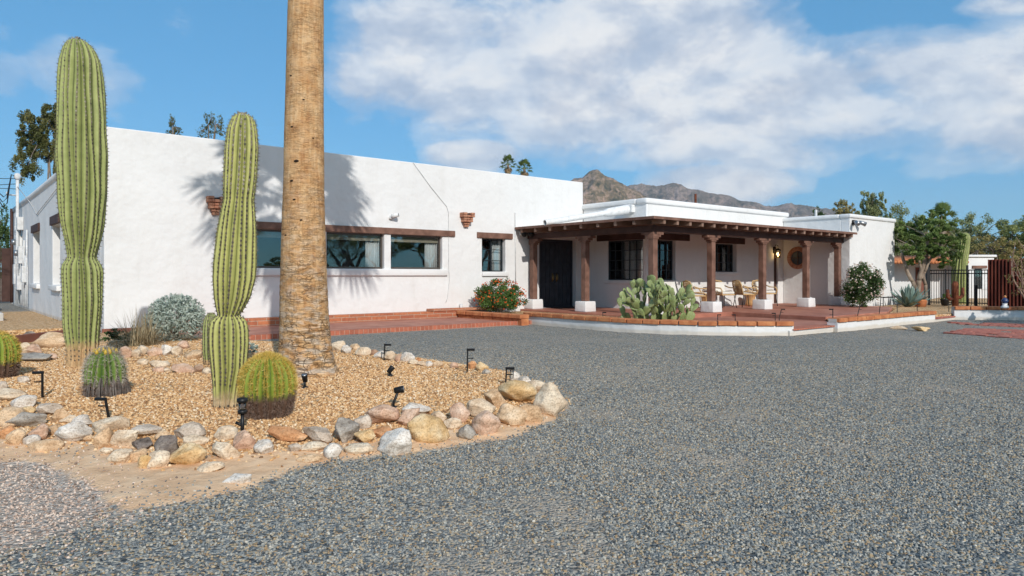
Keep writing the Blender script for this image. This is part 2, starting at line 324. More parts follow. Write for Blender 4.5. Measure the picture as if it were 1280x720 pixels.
def axis(lo, hi, step, far):
    a = list(np.arange(lo, hi + 1e-6, step)); s = step; v = lo; w = hi; pre = []; post = []
    while v > -far: s *= 1.35; v -= s; pre.append(v)
    s = step
    while w < far: s *= 1.35; w += s; post.append(w)
    return np.array(pre[::-1] + a + post)
xs = axis(-3.5, 17.0, 0.11, 9000); ys = axis(0.8, 17.0, 0.11, 9000); NX, NY = len(xs), len(ys)
gx, gy = np.meshgrid(xs, ys); PP = np.stack([gx.ravel(), gy.ravel()], 1)
near = (PP[:, 0] > -8) & (PP[:, 0] < 40) & (PP[:, 1] > -6) & (PP[:, 1] < 30)
H = np.zeros(len(PP)); BD = np.zeros(len(PP)); SD = np.zeros(len(PP)); PL = np.zeros(len(PP)); DU = np.zeros(len(PP)); DU[near] = dustf(PP[near])
H[near], BD[near], SD[near], PL[near] = fields(PP[near])
faces = [(j * NX + i, j * NX + i + 1, (j + 1) * NX + i + 1, (j + 1) * NX + i) for j in range(NY - 1) for i in range(NX - 1)]
me = bpy.data.meshes.new('ground'); me.from_pydata(np.column_stack([PP, H]).tolist(), [], faces)
for nm, arr in (('bed', BD), ('sand', SD), ('pale', PL), ('dust', DU)):
    at = me.attributes.new(nm, 'FLOAT', 'POINT'); at.data.foreach_set('value', arr.astype(np.float32))
me.polygons.foreach_set('use_smooth', [True] * len(faces))
ground = bpy.data.objects.new('ground', me); COL.objects.link(ground); ground['kind'] = 'structure'

GRAVEL = [(0.0, (0.062, 0.066, 0.068)), (0.18, (0.125, 0.140, 0.148)), (0.42, (0.222, 0.238, 0.236)), (0.58, (0.315, 0.312, 0.282)), (0.68, (0.45, 0.355, 0.225)), (0.80, (0.31, 0.205, 0.11)), (0.87, (0.36, 0.355, 0.315)), (0.97, (0.47, 0.44, 0.37)), (1.0, (0.60, 0.56, 0.48))]
TAN = [(0.0, (0.17, 0.09, 0.042)), (0.14, (0.38, 0.20, 0.09)), (0.40, (0.58, 0.335, 0.15)), (0.66, (0.71, 0.45, 0.22)), (0.88, (0.78, 0.56, 0.33)), (1.0, (0.80, 0.69, 0.53))]
def ground_mat():
    m, nt, b = new_mat('ground_gravel_and_sand'); v = coords(nt)
    def gravel(scale, stops):
        vo = nt.nodes.new('ShaderNodeTexVoronoi'); vo.inputs['Scale'].default_value = scale; L(nt, v, vo.inputs['Vector'])
        sc = nt.nodes.new('ShaderNodeSeparateColor'); L(nt, vo.outputs['Color'], sc.inputs[0]); r = ramp(nt, stops); L(nt, sc.outputs[0], r.inputs['Fac']); return r.outputs['Color'], vo.outputs['Distance']
    gd, hd = gravel(52, GRAVEL); gb, hb = gravel(40, TAN)
    wp = noise_tex(nt, v, 0.55, 5, 0.6); rp = ramp(nt, [(0.52, (0, 0, 0)), (0.70, (1, 1, 1))]); L(nt, wp.outputs['Fac'], rp.inputs['Fac'])      # dusty, sand-worn patches in the drive
    dustn = noise_tex(nt, v, 30, 5, 0.7); dust = ramp(nt, [(0.35, (0.32, 0.26, 0.20)), (0.65, (0.52, 0.44, 0.35))]); L(nt, dustn.outputs['Fac'], dust.inputs['Fac'])
    drive = mixc(nt, math_n(nt, 'MINIMUM', math_n(nt, 'ADD', math_n(nt, 'MULTIPLY', rp.outputs['Color'], 0.35), math_n(nt, 'MULTIPLY', attr(nt, 'dust'), 0.7)), 0.85), gd, dust.outputs['Color'])
    pg, hp = gravel(50, [(0, (0.18, 0.14, 0.115)), (0.3, (0.40, 0.31, 0.25)), (0.6, (0.58, 0.47, 0.39)), (1, (0.68, 0.60, 0.52))])
    pale = mixc(nt, 0.35, pg, dust.outputs['Color'])
    sn = noise_tex(nt, v, 5, 6, 0.65); sand = ramp(nt, [(0.3, (0.56, 0.34, 0.19)), (0.55, (0.73, 0.49, 0.30)), (0.8, (0.80, 0.61, 0.42))]); L(nt, sn.outputs['Fac'], sand.inputs['Fac'])
    brk = math_n(nt, 'MULTIPLY', math_n(nt, 'SUBTRACT', noise_tex(nt, v, 14, 4, 0.7).outputs['Fac'], 0.5), 0.9)
    def soft(name):
        a = attr(nt, name); return ramp_fac(math_n(nt, 'ADD', a, math_n(nt, 'MULTIPLY', brk, math_n(nt, 'MULTIPLY', math_n(nt, 'MULTIPLY', a, math_n(nt, 'SUBTRACT', 1.0, a)), 4.0))))
    def ramp_fac(f):
        r = ramp(nt, [(0.38, (0, 0, 0)), (0.62, (1, 1, 1))]); L(nt, f, r.inputs['Fac']); return r.outputs['Color']
    c = mixc(nt, soft('pale'), drive, pale); c = mixc(nt, soft('bed'), c, gb); c = mixc(nt, soft('sand'), c, sand.outputs['Color'])
    # beyond the yard: bare desert earth with scrubby stains
    sx = nt.nodes.new('ShaderNodeSeparateXYZ'); L(nt, v, sx.inputs[0]); ln = nt.nodes.new('ShaderNodeVectorMath'); ln.operation = 'LENGTH'; L(nt, v, ln.inputs[0])
    fr = ramp(nt, [(0.0, (0, 0, 0)), (1, (1, 1, 1))]); L(nt, math_n(nt, 'MULTIPLY', math_n(nt, 'SUBTRACT', ln.outputs['Value'], 38), 0.1), fr.inputs['Fac'])
    ear = noise_tex(nt, v, 0.08, 6, 0.65); er = ramp(nt, [(0.35, (0.09, 0.09, 0.045)), (0.5, (0.28, 0.21, 0.14)), (0.7, (0.38, 0.29, 0.20))]); L(nt, ear.outputs['Fac'], er.inputs['Fac'])
    c = mixc(nt, fr.outputs['Color'], c, er.outputs['Color'])
    L(nt, c, b.inputs['Base Color']); b.inputs['Roughness'].default_value = 0.9; b.inputs['Specular IOR Level'].default_value = 0.2
    hh = math_n(nt, 'MULTIPLY', hd, math_n(nt, 'SUBTRACT', 1.0, attr(nt, 'sand'))); L(nt, bump(nt, math_n(nt, 'MULTIPLY', hh, -1.0), 0.9, 0.018, bump(nt, sn.outputs['Fac'], 0.6, 0.05)), b.inputs['Normal'])
    return m
ground.data.materials.append(ground_mat())

def stone_mat(name, stops):
    m, nt, b = new_mat(name); oi = nt.nodes.new('ShaderNodeObjectInfo'); r = ramp(nt, stops); L(nt, oi.outputs['Random'], r.inputs['Fac'])
    v = coords(nt, (1, 1, 1)); n = noise_tex(nt, v, 2.5, 3); rr = ramp(nt, [(0.3, (0.78, 0.78, 0.78)), (0.7, (1.1, 1.1, 1.1))]); L(nt, n.outputs['Fac'], rr.inputs['Fac'])
    L(nt, mixc(nt, 1.0, r.outputs['Color'], rr.outputs['Color'], 'MULTIPLY'), b.inputs['Base Color']); b.inputs['Roughness'].default_value = 0.75; b.inputs['Specular IOR Level'].default_value = 0.3; return m
def scatter(name, label, cat, rect, step, densf, mat, smin, smax, seed):
    """loose stones: geometry-nodes instances of a small faceted stone, density given per vertex"""
    ax = np.arange(rect[0], rect[1], step); ay = np.arange(rect[2], rect[3], step); X, Y = np.meshgrid(ax, ay); P = np.stack([X.ravel(), Y.ravel()], 1)
    h, bed, sand, pale = fields(P); d = densf(P, bed, sand, pale); nx, ny = len(ax), len(ay)
    keep = d.reshape(ny, nx); fs = [(j*nx+i, j*nx+i+1, (j+1)*nx+i+1, (j+1)*nx+i) for j in range(ny-1) for i in range(nx-1) if max(keep[j, i], keep[j, i+1], keep[j+1, i], keep[j+1, i+1]) > 0.5]
    used = sorted({k for f in fs for k in f}); mp = {k: n for n, k in enumerate(used)}
    m = bpy.data.meshes.new(name); m.from_pydata([(P[k, 0], P[k, 1], h[k]) for k in used], [], [tuple(mp[k] for k in f) for f in fs])
    at = m.attributes.new('dens', 'FLOAT', 'POINT'); at.data.foreach_set('value', np.array([d[k] for k in used], np.float32)); m.materials.append(mat)
    o = bpy.data.objects.new(name, m); COL.objects.link(o); tag(o, label, cat, None, 'stuff')
    ng = bpy.data.node_groups.new(name, 'GeometryNodeTree'); ng.interface.new_socket('Geometry', in_out='INPUT', socket_type='NodeSocketGeometry'); ng.interface.new_socket('Geometry', in_out='OUTPUT', socket_type='NodeSocketGeometry')
    gi = ng.nodes.new('NodeGroupInput'); go = ng.nodes.new('NodeGroupOutput'); dp = ng.nodes.new('GeometryNodeDistributePointsOnFaces'); na = ng.nodes.new('GeometryNodeInputNamedAttribute'); na.data_type = 'FLOAT'; na.inputs['Name'].default_value = 'dens'
    ic = ng.nodes.new('GeometryNodeMeshIcoSphere'); ic.inputs['Radius'].default_value = 1; ic.inputs['Subdivisions'].default_value = 1; sm = ng.nodes.new('GeometryNodeSetMaterial'); sm.inputs['Material'].default_value = mat
    ip = ng.nodes.new('GeometryNodeInstanceOnPoints'); rr = ng.nodes.new('FunctionNodeRandomValue'); rr.data_type = 'FLOAT_VECTOR'; rr.inputs[0].default_value = (0, 0, 0); rr.inputs[1].default_value = (6.28, 6.28, 6.28)
    rs = ng.nodes.new('FunctionNodeRandomValue'); rs.data_type = 'FLOAT_VECTOR'; rs.inputs[0].default_value = smin; rs.inputs[1].default_value = smax; rs.inputs['Seed'].default_value = seed + 5; dp.inputs['Seed'].default_value = seed
    l = ng.links.new; l(gi.outputs[0], dp.inputs['Mesh']); l(na.outputs['Attribute'], dp.inputs['Density']); l(dp.outputs['Points'], ip.inputs['Points']); l(ic.outputs['Mesh'], sm.inputs['Geometry']); l(sm.outputs[0], ip.inputs['Instance'])
    l(rr.outputs[0], ip.inputs['Rotation']); l(rs.outputs[0], ip.inputs['Scale']); l(ip.outputs[0], go.inputs[0])
    md = o.modifiers.new('stones', 'NODES'); md.node_group = ng; return o
CAMXY = np.array([0, 0.0]); FW2 = np.array([FW.x, FW.y]); RT2 = np.array([RT.x, RT.y])
def view(P, near, far, margin=0.80):
    D = P @ FW2; U = P @ RT2; return ((D > near) & (D < far) & (np.abs(U) < D * margin + 0.3)).astype(float), D
def hard(P):                           # 1 where there is paving, not open ground
    x, y = P[:, 0], P[:, 1]; return ((y > 13.75) & (x > 3.8)) | ((x > 11.6) & (y > 7.6))
def d_drive(P, bed, sand, pale):
    v, D = view(P, 2.6, 13.0); base = np.interp(D, [2.6, 5, 8, 11, 13], [4900, 4300, 2300, 1000, 0]); q = (1 - bed) * (1 - np.clip(sand * 1.15, 0, 1)) * np.clip(1 - pale * 1.2, 0, 1)
    patch = np.clip(1.25 - 2.6 * np.clip(_nz(P[:, 0], P[:, 1], 0.8, 5.0), 0, 1), 0.62, 1) * (1 - .68 * dustf(P)); q = np.where(q > 0.25, q, q * q); return v * base * q * patch * ~hard(P) + v * sand * 420 * (1 - bed) * sstep(-.05, .40, _nz(P[:, 0], P[:, 1], 1.6, 4.0))
def d_pale(P, bed, sand, pale):
    v, D = view(P, 2.6, 9.0); return v * np.interp(D, [2.6, 5, 9], [2000, 1700, 700]) * np.clip(pale * (1 - sand * .82) + sand * .10 * sstep(0, .4, _nz(P[:, 0], P[:, 1], 2.2, 1.0)), 0, 1) * (1 - bed)
def d_bed(P, bed, sand, pale):
    v, D = view(P, 3.0, 15.0); sb = sdist(P, BED); patch = np.clip(1.3 - 2.2 * np.clip(_nz(P[:, 0], P[:, 1], 1.1, 8.0), 0, 1), 0.4, 1)
    return v * np.interp(D, [4, 8, 12, 15], [2300, 1700, 900, 350]) * (sstep(0.12, 0.32, sb) * .85 + .15 * sstep(-.12, .1, sb)) * patch * ~hard(P)
scatter('driveway_gravel', 'crushed blue grey gravel covering the driveway', 'gravel', (-3, 14, 1, 13.8), 0.14, d_drive, stone_mat('gravel_stone', GRAVEL), (0.005, 0.0045, 0.0035), (0.0120, 0.0105, 0.0075), 1)
scatter('pale_gravel', 'pale pinkish gravel on the ground left of the drive', 'gravel', (-4, 4, 1, 8), 0.14, d_pale, stone_mat('pale_gravel_stone', [(0, (0.17, 0.12, 0.095)), (0.3, (0.41, 0.295, 0.225)), (0.6, (0.62, 0.46, 0.36)), (1, (0.72, 0.60, 0.50))]), (0.005, 0.004, 0.003), (0.012, 0.010, 0.007), 2)
scatter('bed_gravel', 'tan pebbles spread over the cactus bed', 'gravel', (-4, 9, 4, 14), 0.14, d_bed, stone_mat('tan_gravel_stone', TAN), (0.008, 0.007, 0.005), (0.019, 0.0165, 0.012), 3)

# ================================================================ BORDER ROCKS
RP = {'tan': ((0.47, 0.29, 0.16), (0.67, 0.46, 0.28), (0.76, 0.58, 0.40)), 'cream': ((0.57, 0.41, 0.27), (0.73, 0.58, 0.42), (0.80, 0.70, 0.55)), 'white': ((0.54, 0.46, 0.38), (0.71, 0.64, 0.56), (0.80, 0.76, 0.70)),
      'grey': ((0.39, 0.31, 0.24), (0.58, 0.48, 0.385), (0.72, 0.62, 0.51)), 'slate': ((0.22, 0.195, 0.17), (0.40, 0.355, 0.305), (0.57, 0.51, 0.43)), 'dark': ((0.08, 0.068, 0.06), (0.22, 0.18, 0.155), (0.40, 0.34, 0.28)),
      'pink': ((0.48, 0.27, 0.18), (0.66, 0.44, 0.31), (0.76, 0.58, 0.45)), 'orange': ((0.48, 0.20, 0.08), (0.64, 0.33, 0.16), (0.72, 0.47, 0.28)), 'ochre': ((0.52, 0.31, 0.12), (0.70, 0.48, 0.25), (0.76, 0.61, 0.40)), 'brown': ((0.26, 0.145, 0.09), (0.40, 0.25, 0.165), (0.50, 0.36, 0.25))}
RM = {k: m_rock(k + '_stone', *v) for k, v in RP.items()}
def rock(px, py, w, h, colr, label, tilt=0.0, lift=0.0, ang=False, group='stones edging the cactus bed'):
    p = gnd(px, py + h * 0.40); D = Vector((p.x, p.y, 0)).dot(FW); sx = w / FPX * D / 2 * 1.10; sz = h / FPX * D / 2 * 1.18; sy = (sx + sz) * 0.5 * uni(0.85, 1.1)
    bm = bmesh.new(); bmesh.ops.create_icosphere(bm, subdivisions=4, radius=1.0); so = Vector((uni(0, 99), uni(0, 99), uni(0, 99)))
    cuts = []
    for _ in range(15 if ang else 12):
        n = Vector((uni(-1, 1), uni(-1, 1), uni(-0.7, 1))).normalized(); cuts.append((n, uni(0.50, 0.80) if ang else uni(0.62, 0.90)))
    for q in bm.verts:
        c = q.co.copy()
        for n, d in cuts:
            e = c.dot(n) - d
            if e > 0: c -= n * e * (0.97 if ang else 0.86)
        c *= 1 + 0.16 * noise.noise(c * 1.1 + so) + 0.085 * noise.noise(c * 2.8 + so) + 0.03 * noise.noise(c * 8 + so)
        q.co = c
    ex = [max(abs(q.co[i]) for q in bm.verts) for i in range(3)]
    rot = Matrix.Rotation(math.atan2(RT.y, RT.x) + uni(-0.25, 0.25), 3, 'Z') @ Matrix.Rotation(tilt, 3, 'Y')
    for q in bm.verts: q.co = rot @ Vector((q.co.x * sx / ex[0], q.co.y * sy / ex[1], q.co.z * sz / ex[2]))
    me = bpy.data.meshes.new('stone'); bm.to_mesh(me); bm.free(); me.materials.append(RM[colr]); me.polygons.foreach_set('use_smooth', [True] * len(me.polygons))
    at = me.attributes.new('rnd', 'FLOAT', 'FACE')
    o = bpy.data.objects.new('stone', me); COL.objects.link(o)
    # set so that the middle projects on the traced centre, a little sunk into the ground
    d = ray(px, py); t = (p.xy.dot(FW.xy) + sy * 0.4); c = Vector((0, 0, CAMZ)) + d * t; o.location = (c.x, c.y, min(max(c.z, gz(c.x, c.y) + sz * 0.25), gz(c.x, c.y) + sz * 0.72) + lift)
    tag(o, label, 'stone', group); return o
ROCKS = [
 (8,495,44,16,'cream','long pale stone at the left photo edge behind the white quartz lump',0,0),
 (30,502,32,18,'white','sparkling white quartz lump between the leftmost path light and the dark slab',0,0),
 (29,475,17,9,'grey','small pale flat stone on the pebbles beside the leftmost barrel cactus',0,0),
 (4,483,12,12,'grey','small round grey stone at the left edge below the cut-off barrel cactus',0,0),
 (13,523,36,26,'tan','broad tan stone just left of and behind the dark grey slab',0,0),
 (36,513,17,11,'ochre','small ochre stone squeezed behind the dark grey slab',0,0),
 (58,514,30,14,'grey','flat grey-brown stone lying right behind the dark grey slab',0,0.01,1),
 (34,528,57,18,'slate','long dark grey slab lying on top of the border at the left',-0.03,0.03,1),
 (75,521,30,20,'tan','tan angular stone right of the end of the dark grey slab',-0.2,0,1),
 (86,525,19,11,'cream','small pale stone between tan angular stone and grey-white stone',0,0),
 (104,527,25,15,'white','pale grey-white stone behind the big white granite stone',0,0),
 (91,542,40,22,'white','big white-grey granite stone left of the leaning path light',-0.15,0.01),
 (69,538,25,14,'tan','tan stone between the big white granite stone and the pinkish one',0,0),
 (49,542,27,18,'pink','pinkish tan slanting stone under the right end of the dark slab',-0.5,0),
 (21,547,23,22,'tan','tan upright stone in the left front row below the dark slab',-0.3,0),
 (9,541,19,16,'orange','orange-tan stone at the left edge under the dark slab',0,0),
 (40,551,19,13,'white','white chipped stone wedged below the pinkish slanting stone',-0.3,0),
 (56,556,40,18,'tan','low sand-coloured stone half buried in front of the white granite',0,-0.01),
 (110,547,13,9,'tan','tiny tan stone right of the big white granite stone',0,0),
 (136,532,43,20,'cream','wide pale cream stone just right of the leaning path light foot',-0.2,0),
 (130,548,26,28,'tan','upright tan wedge stone in front of the wide pale cream stone',-0.7,0,1),
 (157,549,37,24,'cream','cracked cream-pink stone between the tan wedge and the dark grey stones',-0.2,0.01,1),
 (185,539,39,16,'grey','flat tan stone with a grey top behind the dark speckled stones',0.05,0.01,1),
 (179,555,27,17,'dark','dark grey speckled stone left of the bigger dark brown one',0,0,1),
 (133,564,16,10,'cream','small cream chip lying in front of the tan wedge stone',0,0),
 (151,571,31,20,'cream','cream split stone in the front row below the cracked cream-pink one',-0.4,0,1),
 (170,570,26,15,'tan','tan stone joined to the right of the cream split stone',-0.3,0),
 (182,577,20,19,'ochre','rounded yellowish stone left of the pale front stone by the sand',0,0),
 (204,545,21,13,'tan','tan stone showing behind the big dark brown speckled stone',0,0),
 (208,557,38,28,'dark','biggest dark brown speckled stone, tilted, in the front border',-0.5,0.01,1),
 (237,541,36,19,'grey','rounded grey granite stone right above the dark brown speckled stone',0,0.01),
 (245,551,31,14,'cream','pale tan flat stone in front of the rounded grey granite',0.15,0),
 (233,570,46,27,'ochre','bright yellow-orange boulder in the front row of the border',-0.1,0),
 (197,576,33,22,'cream','pale cream stone left of the bright yellow-orange boulder',-0.4,0),
 (283,542,29,17,'cream','pale pinkish stone behind the black lantern light by the golden barrel',0,0),
 (304,551,38,25,'pink','pinkish tan stone with a pale patch below the black lantern light',0,0,1),
 (282,564,38,21,'cream','pale arched stone with a tan underside right of the yellow boulder',0.35,0.01,1),
 (331,559,26,17,'white','grey-white round stone under the left end of the orange slab',0,0),
 (262,583,34,13,'cream','flat cream stone sunk in sand below the yellow boulder',-0.2,-0.01),
 (300,597,42,16,'white','flat whitish stone lying in sand nearest the blue gravel',-0.35,-0.01,1),
 (357,547,53,15,'orange','long flat bright orange slab in front of the golden barrel cactus',0.1,0.03,1),
 (368,560,16,10,'grey','little grey stone below the bright orange slab',0,0),
 (397,546,40,20,'grey','layered grey-pink stone at the right end of the orange slab',0.35,0.02,1),
 (392,558,33,11,'cream','low cream stone under the layered grey-pink one',0,0),
 (388,572,32,12,'tan','low tan stone at the edge of the sand below the layered one',0,-0.01),
 (430,541,37,28,'slate','blue-grey angular slab stone right of the layered grey-pink stone',-0.3,0.02,1),
 (417,564,23,20,'white','pale round stone in front of the blue-grey angular slab',0,0),
 (453,528,22,20,'grey','tan-grey stone left of the big speckled boulder',0.5,0),
 (477,522,41,23,'pink','big oval speckled pinkish boulder near the angled spotlight',0.05,0.03),
 (511,524,30,20,'pink','reddish pink stone right of the oval speckled boulder',-0.35,0.02,1),
 (520,513,35,15,'white','bright white stone lying behind the reddish pink stone',0.1,0),
 (457,547,27,16,'ochre','small ochre oval stone below the tan-grey stone',0.1,0.01),
 (477,541,29,14,'orange','orange-tan stone underneath the oval speckled boulder',0,0),
 (450,560,37,15,'cream','flat cream stone in the front row below the ochre oval',0,0),
 (496,554,45,32,'white','large cream-white boulder at the edge of the blue gravel',-0.1,0),
 (536,536,52,36,'ochre','large tan-yellow sloping boulder right of the cream-white boulder',0.35,0),
 (547,521,21,14,'cream','pale rounded stone behind the large tan-yellow boulder',0,0),
 (566,530,22,15,'cream','small pale cream oval stone in front of the pinkish grey one',0.2,0),
 (575,519,26,23,'pink','pinkish grey stone between the tan-yellow boulder and the cream arch',0.3,0.01),
 (584,541,22,19,'slate','grey veined stone low in the front row near the right end',0,0),
 (604,514,39,24,'cream','arched cream-tan stone behind the rounded salmon boulder',0.2,0.02),
 (607,530,34,31,'pink','rounded salmon-pink boulder in the front right of the border',0.15,0.01),
 (620,501,34,22,'tan','tan-pink pointed stone behind the sandy stones at the right end',0.4,0.01,1),
 (648,493,47,25,'ochre','large ochre-tan boulder beside the glass lantern light',0.1,0.03),
 (640,520,37,27,'tan','sandy stone in the front right row below the tan-pink pointed one',0,0),
 (662,516,33,27,'tan','sandy stone left of the biggest pale boulder',0.3,0),
 (689,503,39,42,'cream','biggest pale tan boulder at the right tip of the cactus bed',0.3,0,1),
 (672,484,27,15,'cream','long pale stone behind the ochre-tan boulder',0.15,0),
 (657,477,19,12,'white','white-grey stone at the back right, just behind the long pale one',0.2,0),
 (644,472,14,14,'white','small pale stone partly behind the glass lantern light',0,0),
 (590,457,13,11,'orange','small orange-pink stone right of the tallest back path light',0,0),
 (602,459,16,12,'ochre','yellowish stone beside the small orange-pink one at the back edge',0,0),
 (608,465,11,7,'slate','small dark grey stone below the yellowish back-edge stone',0,0),
 (567,457,11,8,'pink','small pink stone left of the tallest back path light',0,0),
 (547,455,13,9,'tan','small tan stone alone on the back edge left of the pink one',0,0),
 (423,433,18,15,'cream','cream stone nearest the palm trunk on the back edge',0,0),
 (433,437,14,10,'white','pale stone second from the palm trunk on the back edge',0,0),
 (444,434,13,8,'tan','tan stone standing behind the second pale back-edge stone',0,0),
 (454,440,20,11,'cream','wide cream stone left of the little brown one on the back edge',0,0),
 (467,441,11,8,'brown','little brown stone in the back edge row near the palm',0,0),
 (475,444,15,10,'white','white stone touching the pole of the path light nearest the palm',0,0),
 (488,446,14,13,'cream','cream stone just right of the path light nearest the palm',0,0),
 (499,448,10,10,'pink','pinkish stone in the middle of the back edge row',0,0),
 (509,447,18,13,'white','largest pale rounded stone in the middle of the back edge row',0,0),
 (516,453,13,7,'cream','low cream stone in front of the largest pale back-edge stone',0,0),
 (523,451,9,7,'orange','tiny orange stone on the back edge row',0,0),
 (527,455,11,7,'cream','tiny cream stone right of the tiny orange one',0,0),
 (536,455,11,7,'white','tiny whitish stone at the right of the low back-edge group',0,0),
 (64,427,41,19,'tan','smooth beige boulder left of the tall saguaro base',0,0.01),
 (42,446,54,14,'slate','dark grey ledge stone below the smooth beige boulder',0,0,1),
 (37,421,29,12,'dark','grey-brown ledge stone left of the smooth beige boulder',-0.3,0,1),
 (30,436,18,17,'cream','cream upright stone behind the cut-off barrel cactus',-0.4,0,1),
 (43,438,19,16,'pink','pinkish stone between cream upright stone and beige boulder',0.3,0,1),
 (64,446,15,8,'pink','small pink stone at the right end of the dark grey ledge',0,0),
 (157,441,17,15,'pink','pinkish stone right behind the small green barrel cactus',0,0),
 (170,442,11,11,'cream','narrow cream stone in the inner row under the dry grass',0,0),
 (178,438,13,14,'cream','cream stone in the inner row right below the dry grass clump',0,0),
 (194,440,19,11,'pink','wide pinkish stone in the inner row below the silver bush',0,0),
 (209,437,15,17,'white','pale grey tall stone in the inner row below the silver bush',0,0,1),
 (222,439,14,12,'cream','cream block right of the pale grey tall inner-row stone',0,0),
 (228,432,15,11,'pink','pink stone at the foot of the silver bush',0,0),
 (243,444,20,11,'tan','tan flat stone near the left side of the two-part saguaro',-0.3,0),
 (178,453,14,9,'cream','cream stone at the left end of the lower inner row',0,0),
 (198,455,27,10,'cream','long cream-grey stone in the lower inner row',0.15,0),
 (200,462,16,8,'pink','small pinkish stone in front of the long cream-grey inner stone',0,0),
 (229,461,29,12,'pink','long pink-tan stone in the lower inner row',0.1,0),
 (249,461,14,10,'brown','reddish brown round stone beside the long pink-tan inner stone',0,0),
 (209,463,10,6,'cream','tiny cream stone left of the long pink-tan inner stone',0,0),
 (259,464,11,10,'cream','small cream stone touching the two-part saguaro base',0,0),
]
for r_ in ROCKS:
    ang = len(r_) > 8; rock(r_[0], r_[1], r_[2], r_[3], r_[4], r_[5], r_[6], r_[7], ang)
rock(1123, 409.5, 20, 5, 'cream', 'flat tan slab lying in the drive, left of its pair', 0, 0.0, True, 'flat slabs in the drive')
rock(1152, 411.5, 24, 6, 'ochre', 'flat tan slab lying in the drive, right of its pair', 0.1, 0.0, True, 'flat slabs in the drive')

# ================================================================ CACTI
def m_cactus(name, valley, flank, crest, cork, y0=0.0, y1=1.0):
    m, nt, b = new_mat(name); v = coords(nt); n = noise_tex(nt, v, 7, 6, 0.65)
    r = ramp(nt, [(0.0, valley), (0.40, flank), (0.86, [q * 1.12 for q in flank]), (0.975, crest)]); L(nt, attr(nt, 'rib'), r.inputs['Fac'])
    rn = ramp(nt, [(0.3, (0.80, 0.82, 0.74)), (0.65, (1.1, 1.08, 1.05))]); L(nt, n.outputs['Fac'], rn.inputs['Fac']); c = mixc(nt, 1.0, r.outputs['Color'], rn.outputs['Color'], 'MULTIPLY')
    h = math_n(nt, 'ADD', attr(nt, 'hgt'), math_n(nt, 'MULTIPLY', math_n(nt, 'SUBTRACT', noise_tex(nt, v, 9, 5, 0.7).outputs['Fac'], 0.5), 0.10))
    rc = ramp(nt, [(y0, (1, 1, 1)), (y1, (0, 0, 0))]); L(nt, h, rc.inputs['Fac'])
    ck = noise_tex(nt, v, 26, 6, 0.7); rk = ramp(nt, [(0.3, [q * 0.5 for q in cork]), (0.65, cork)]); L(nt, ck.outputs['Fac'], rk.inputs['Fac'])
    sc = noise_tex(nt, v, 4.5, 8, 0.75); rs = ramp(nt, [(0.66, (0, 0, 0)), (0.70, (1, 1, 1))]); L(nt, sc.outputs['Fac'], rs.inputs['Fac'])                 # brown scars
    c = mixc(nt, math_n(nt, 'MULTIPLY', rs.outputs['Color'], 0.65), c, (0.24, 0.17, 0.09)); c = mixc(nt, rc.outputs['Color'], c, rk.outputs['Color'])
    L(nt, c, b.inputs['Base Color']); b.inputs['Roughness'].default_value = 0.6; b.inputs['Specular IOR Level'].default_value = 0.25
    L(nt, bump(nt, ck.outputs['Fac'], 0.25, 0.006), b.inputs['Normal']); return m
def m_spine(name, c1, c2, c3):
    m, nt, b = new_mat(name); r = ramp(nt, [(0, c1), (0.5, c2), (1, c3)]); L(nt, attr(nt, 'rnd'), r.inputs['Fac']); L(nt, r.outputs['Color'], b.inputs['Base Color']); b.inputs['Roughness'].default_value = 0.6; return m
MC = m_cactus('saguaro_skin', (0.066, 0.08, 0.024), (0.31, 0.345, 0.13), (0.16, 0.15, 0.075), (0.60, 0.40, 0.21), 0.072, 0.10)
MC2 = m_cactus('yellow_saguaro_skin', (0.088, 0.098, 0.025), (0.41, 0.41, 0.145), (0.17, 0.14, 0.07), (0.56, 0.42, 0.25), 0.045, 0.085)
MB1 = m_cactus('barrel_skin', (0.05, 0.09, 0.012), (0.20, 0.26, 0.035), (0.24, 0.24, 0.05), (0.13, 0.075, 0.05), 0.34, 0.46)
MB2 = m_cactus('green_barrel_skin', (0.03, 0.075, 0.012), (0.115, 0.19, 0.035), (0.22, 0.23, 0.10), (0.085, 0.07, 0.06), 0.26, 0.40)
SP1 = m_spine('dark_spines', (0.035, 0.028, 0.022), (0.20, 0.16, 0.11), (0.52, 0.46, 0.36)); SP2 = m_spine('golden_spines', (0.36, 0.21, 0.03), (0.62, 0.42, 0.07), (0.76, 0.62, 0.22)); SP3 = m_spine('dead_spines', (0.10, 0.06, 0.045), (0.22, 0.14, 0.10), (0.34, 0.24, 0.18)); SP4 = m_spine('white_spines', (0.20, 0.15, 0.12), (0.42, 0.37, 0.30), (0.62, 0.58, 0.48))
def interp(prof, z):
    for i in range(len(prof) - 1):
        a, b = prof[i], prof[i + 1]
        if a[0] <= z <= b[0]:
            t = (z - a[0]) / max(1e-9, b[0] - a[0]); return [a[k] + (b[k] - a[k]) * t for k in range(1, len(a))]
    return list((prof[0] if z < prof[0][0] else prof[-1])[1:])
def smoothp(prof, n=220):
    z0, z1 = prof[0][0], prof[-1][0]; H = z1 - z0; raw = []
    for i in range(n + 1):
        t = i / n; z = z0 + H * t; raw.append([z] + interp(prof, z))
    for _ in range(3):
        raw = [raw[0]] + [[raw[i][0]] + [(raw[i-1][k] + 2 * raw[i][k] + raw[i+1][k]) / 4 for k in range(1, len(raw[0]))] for i in range(1, n)] + [raw[-1]]
    return raw
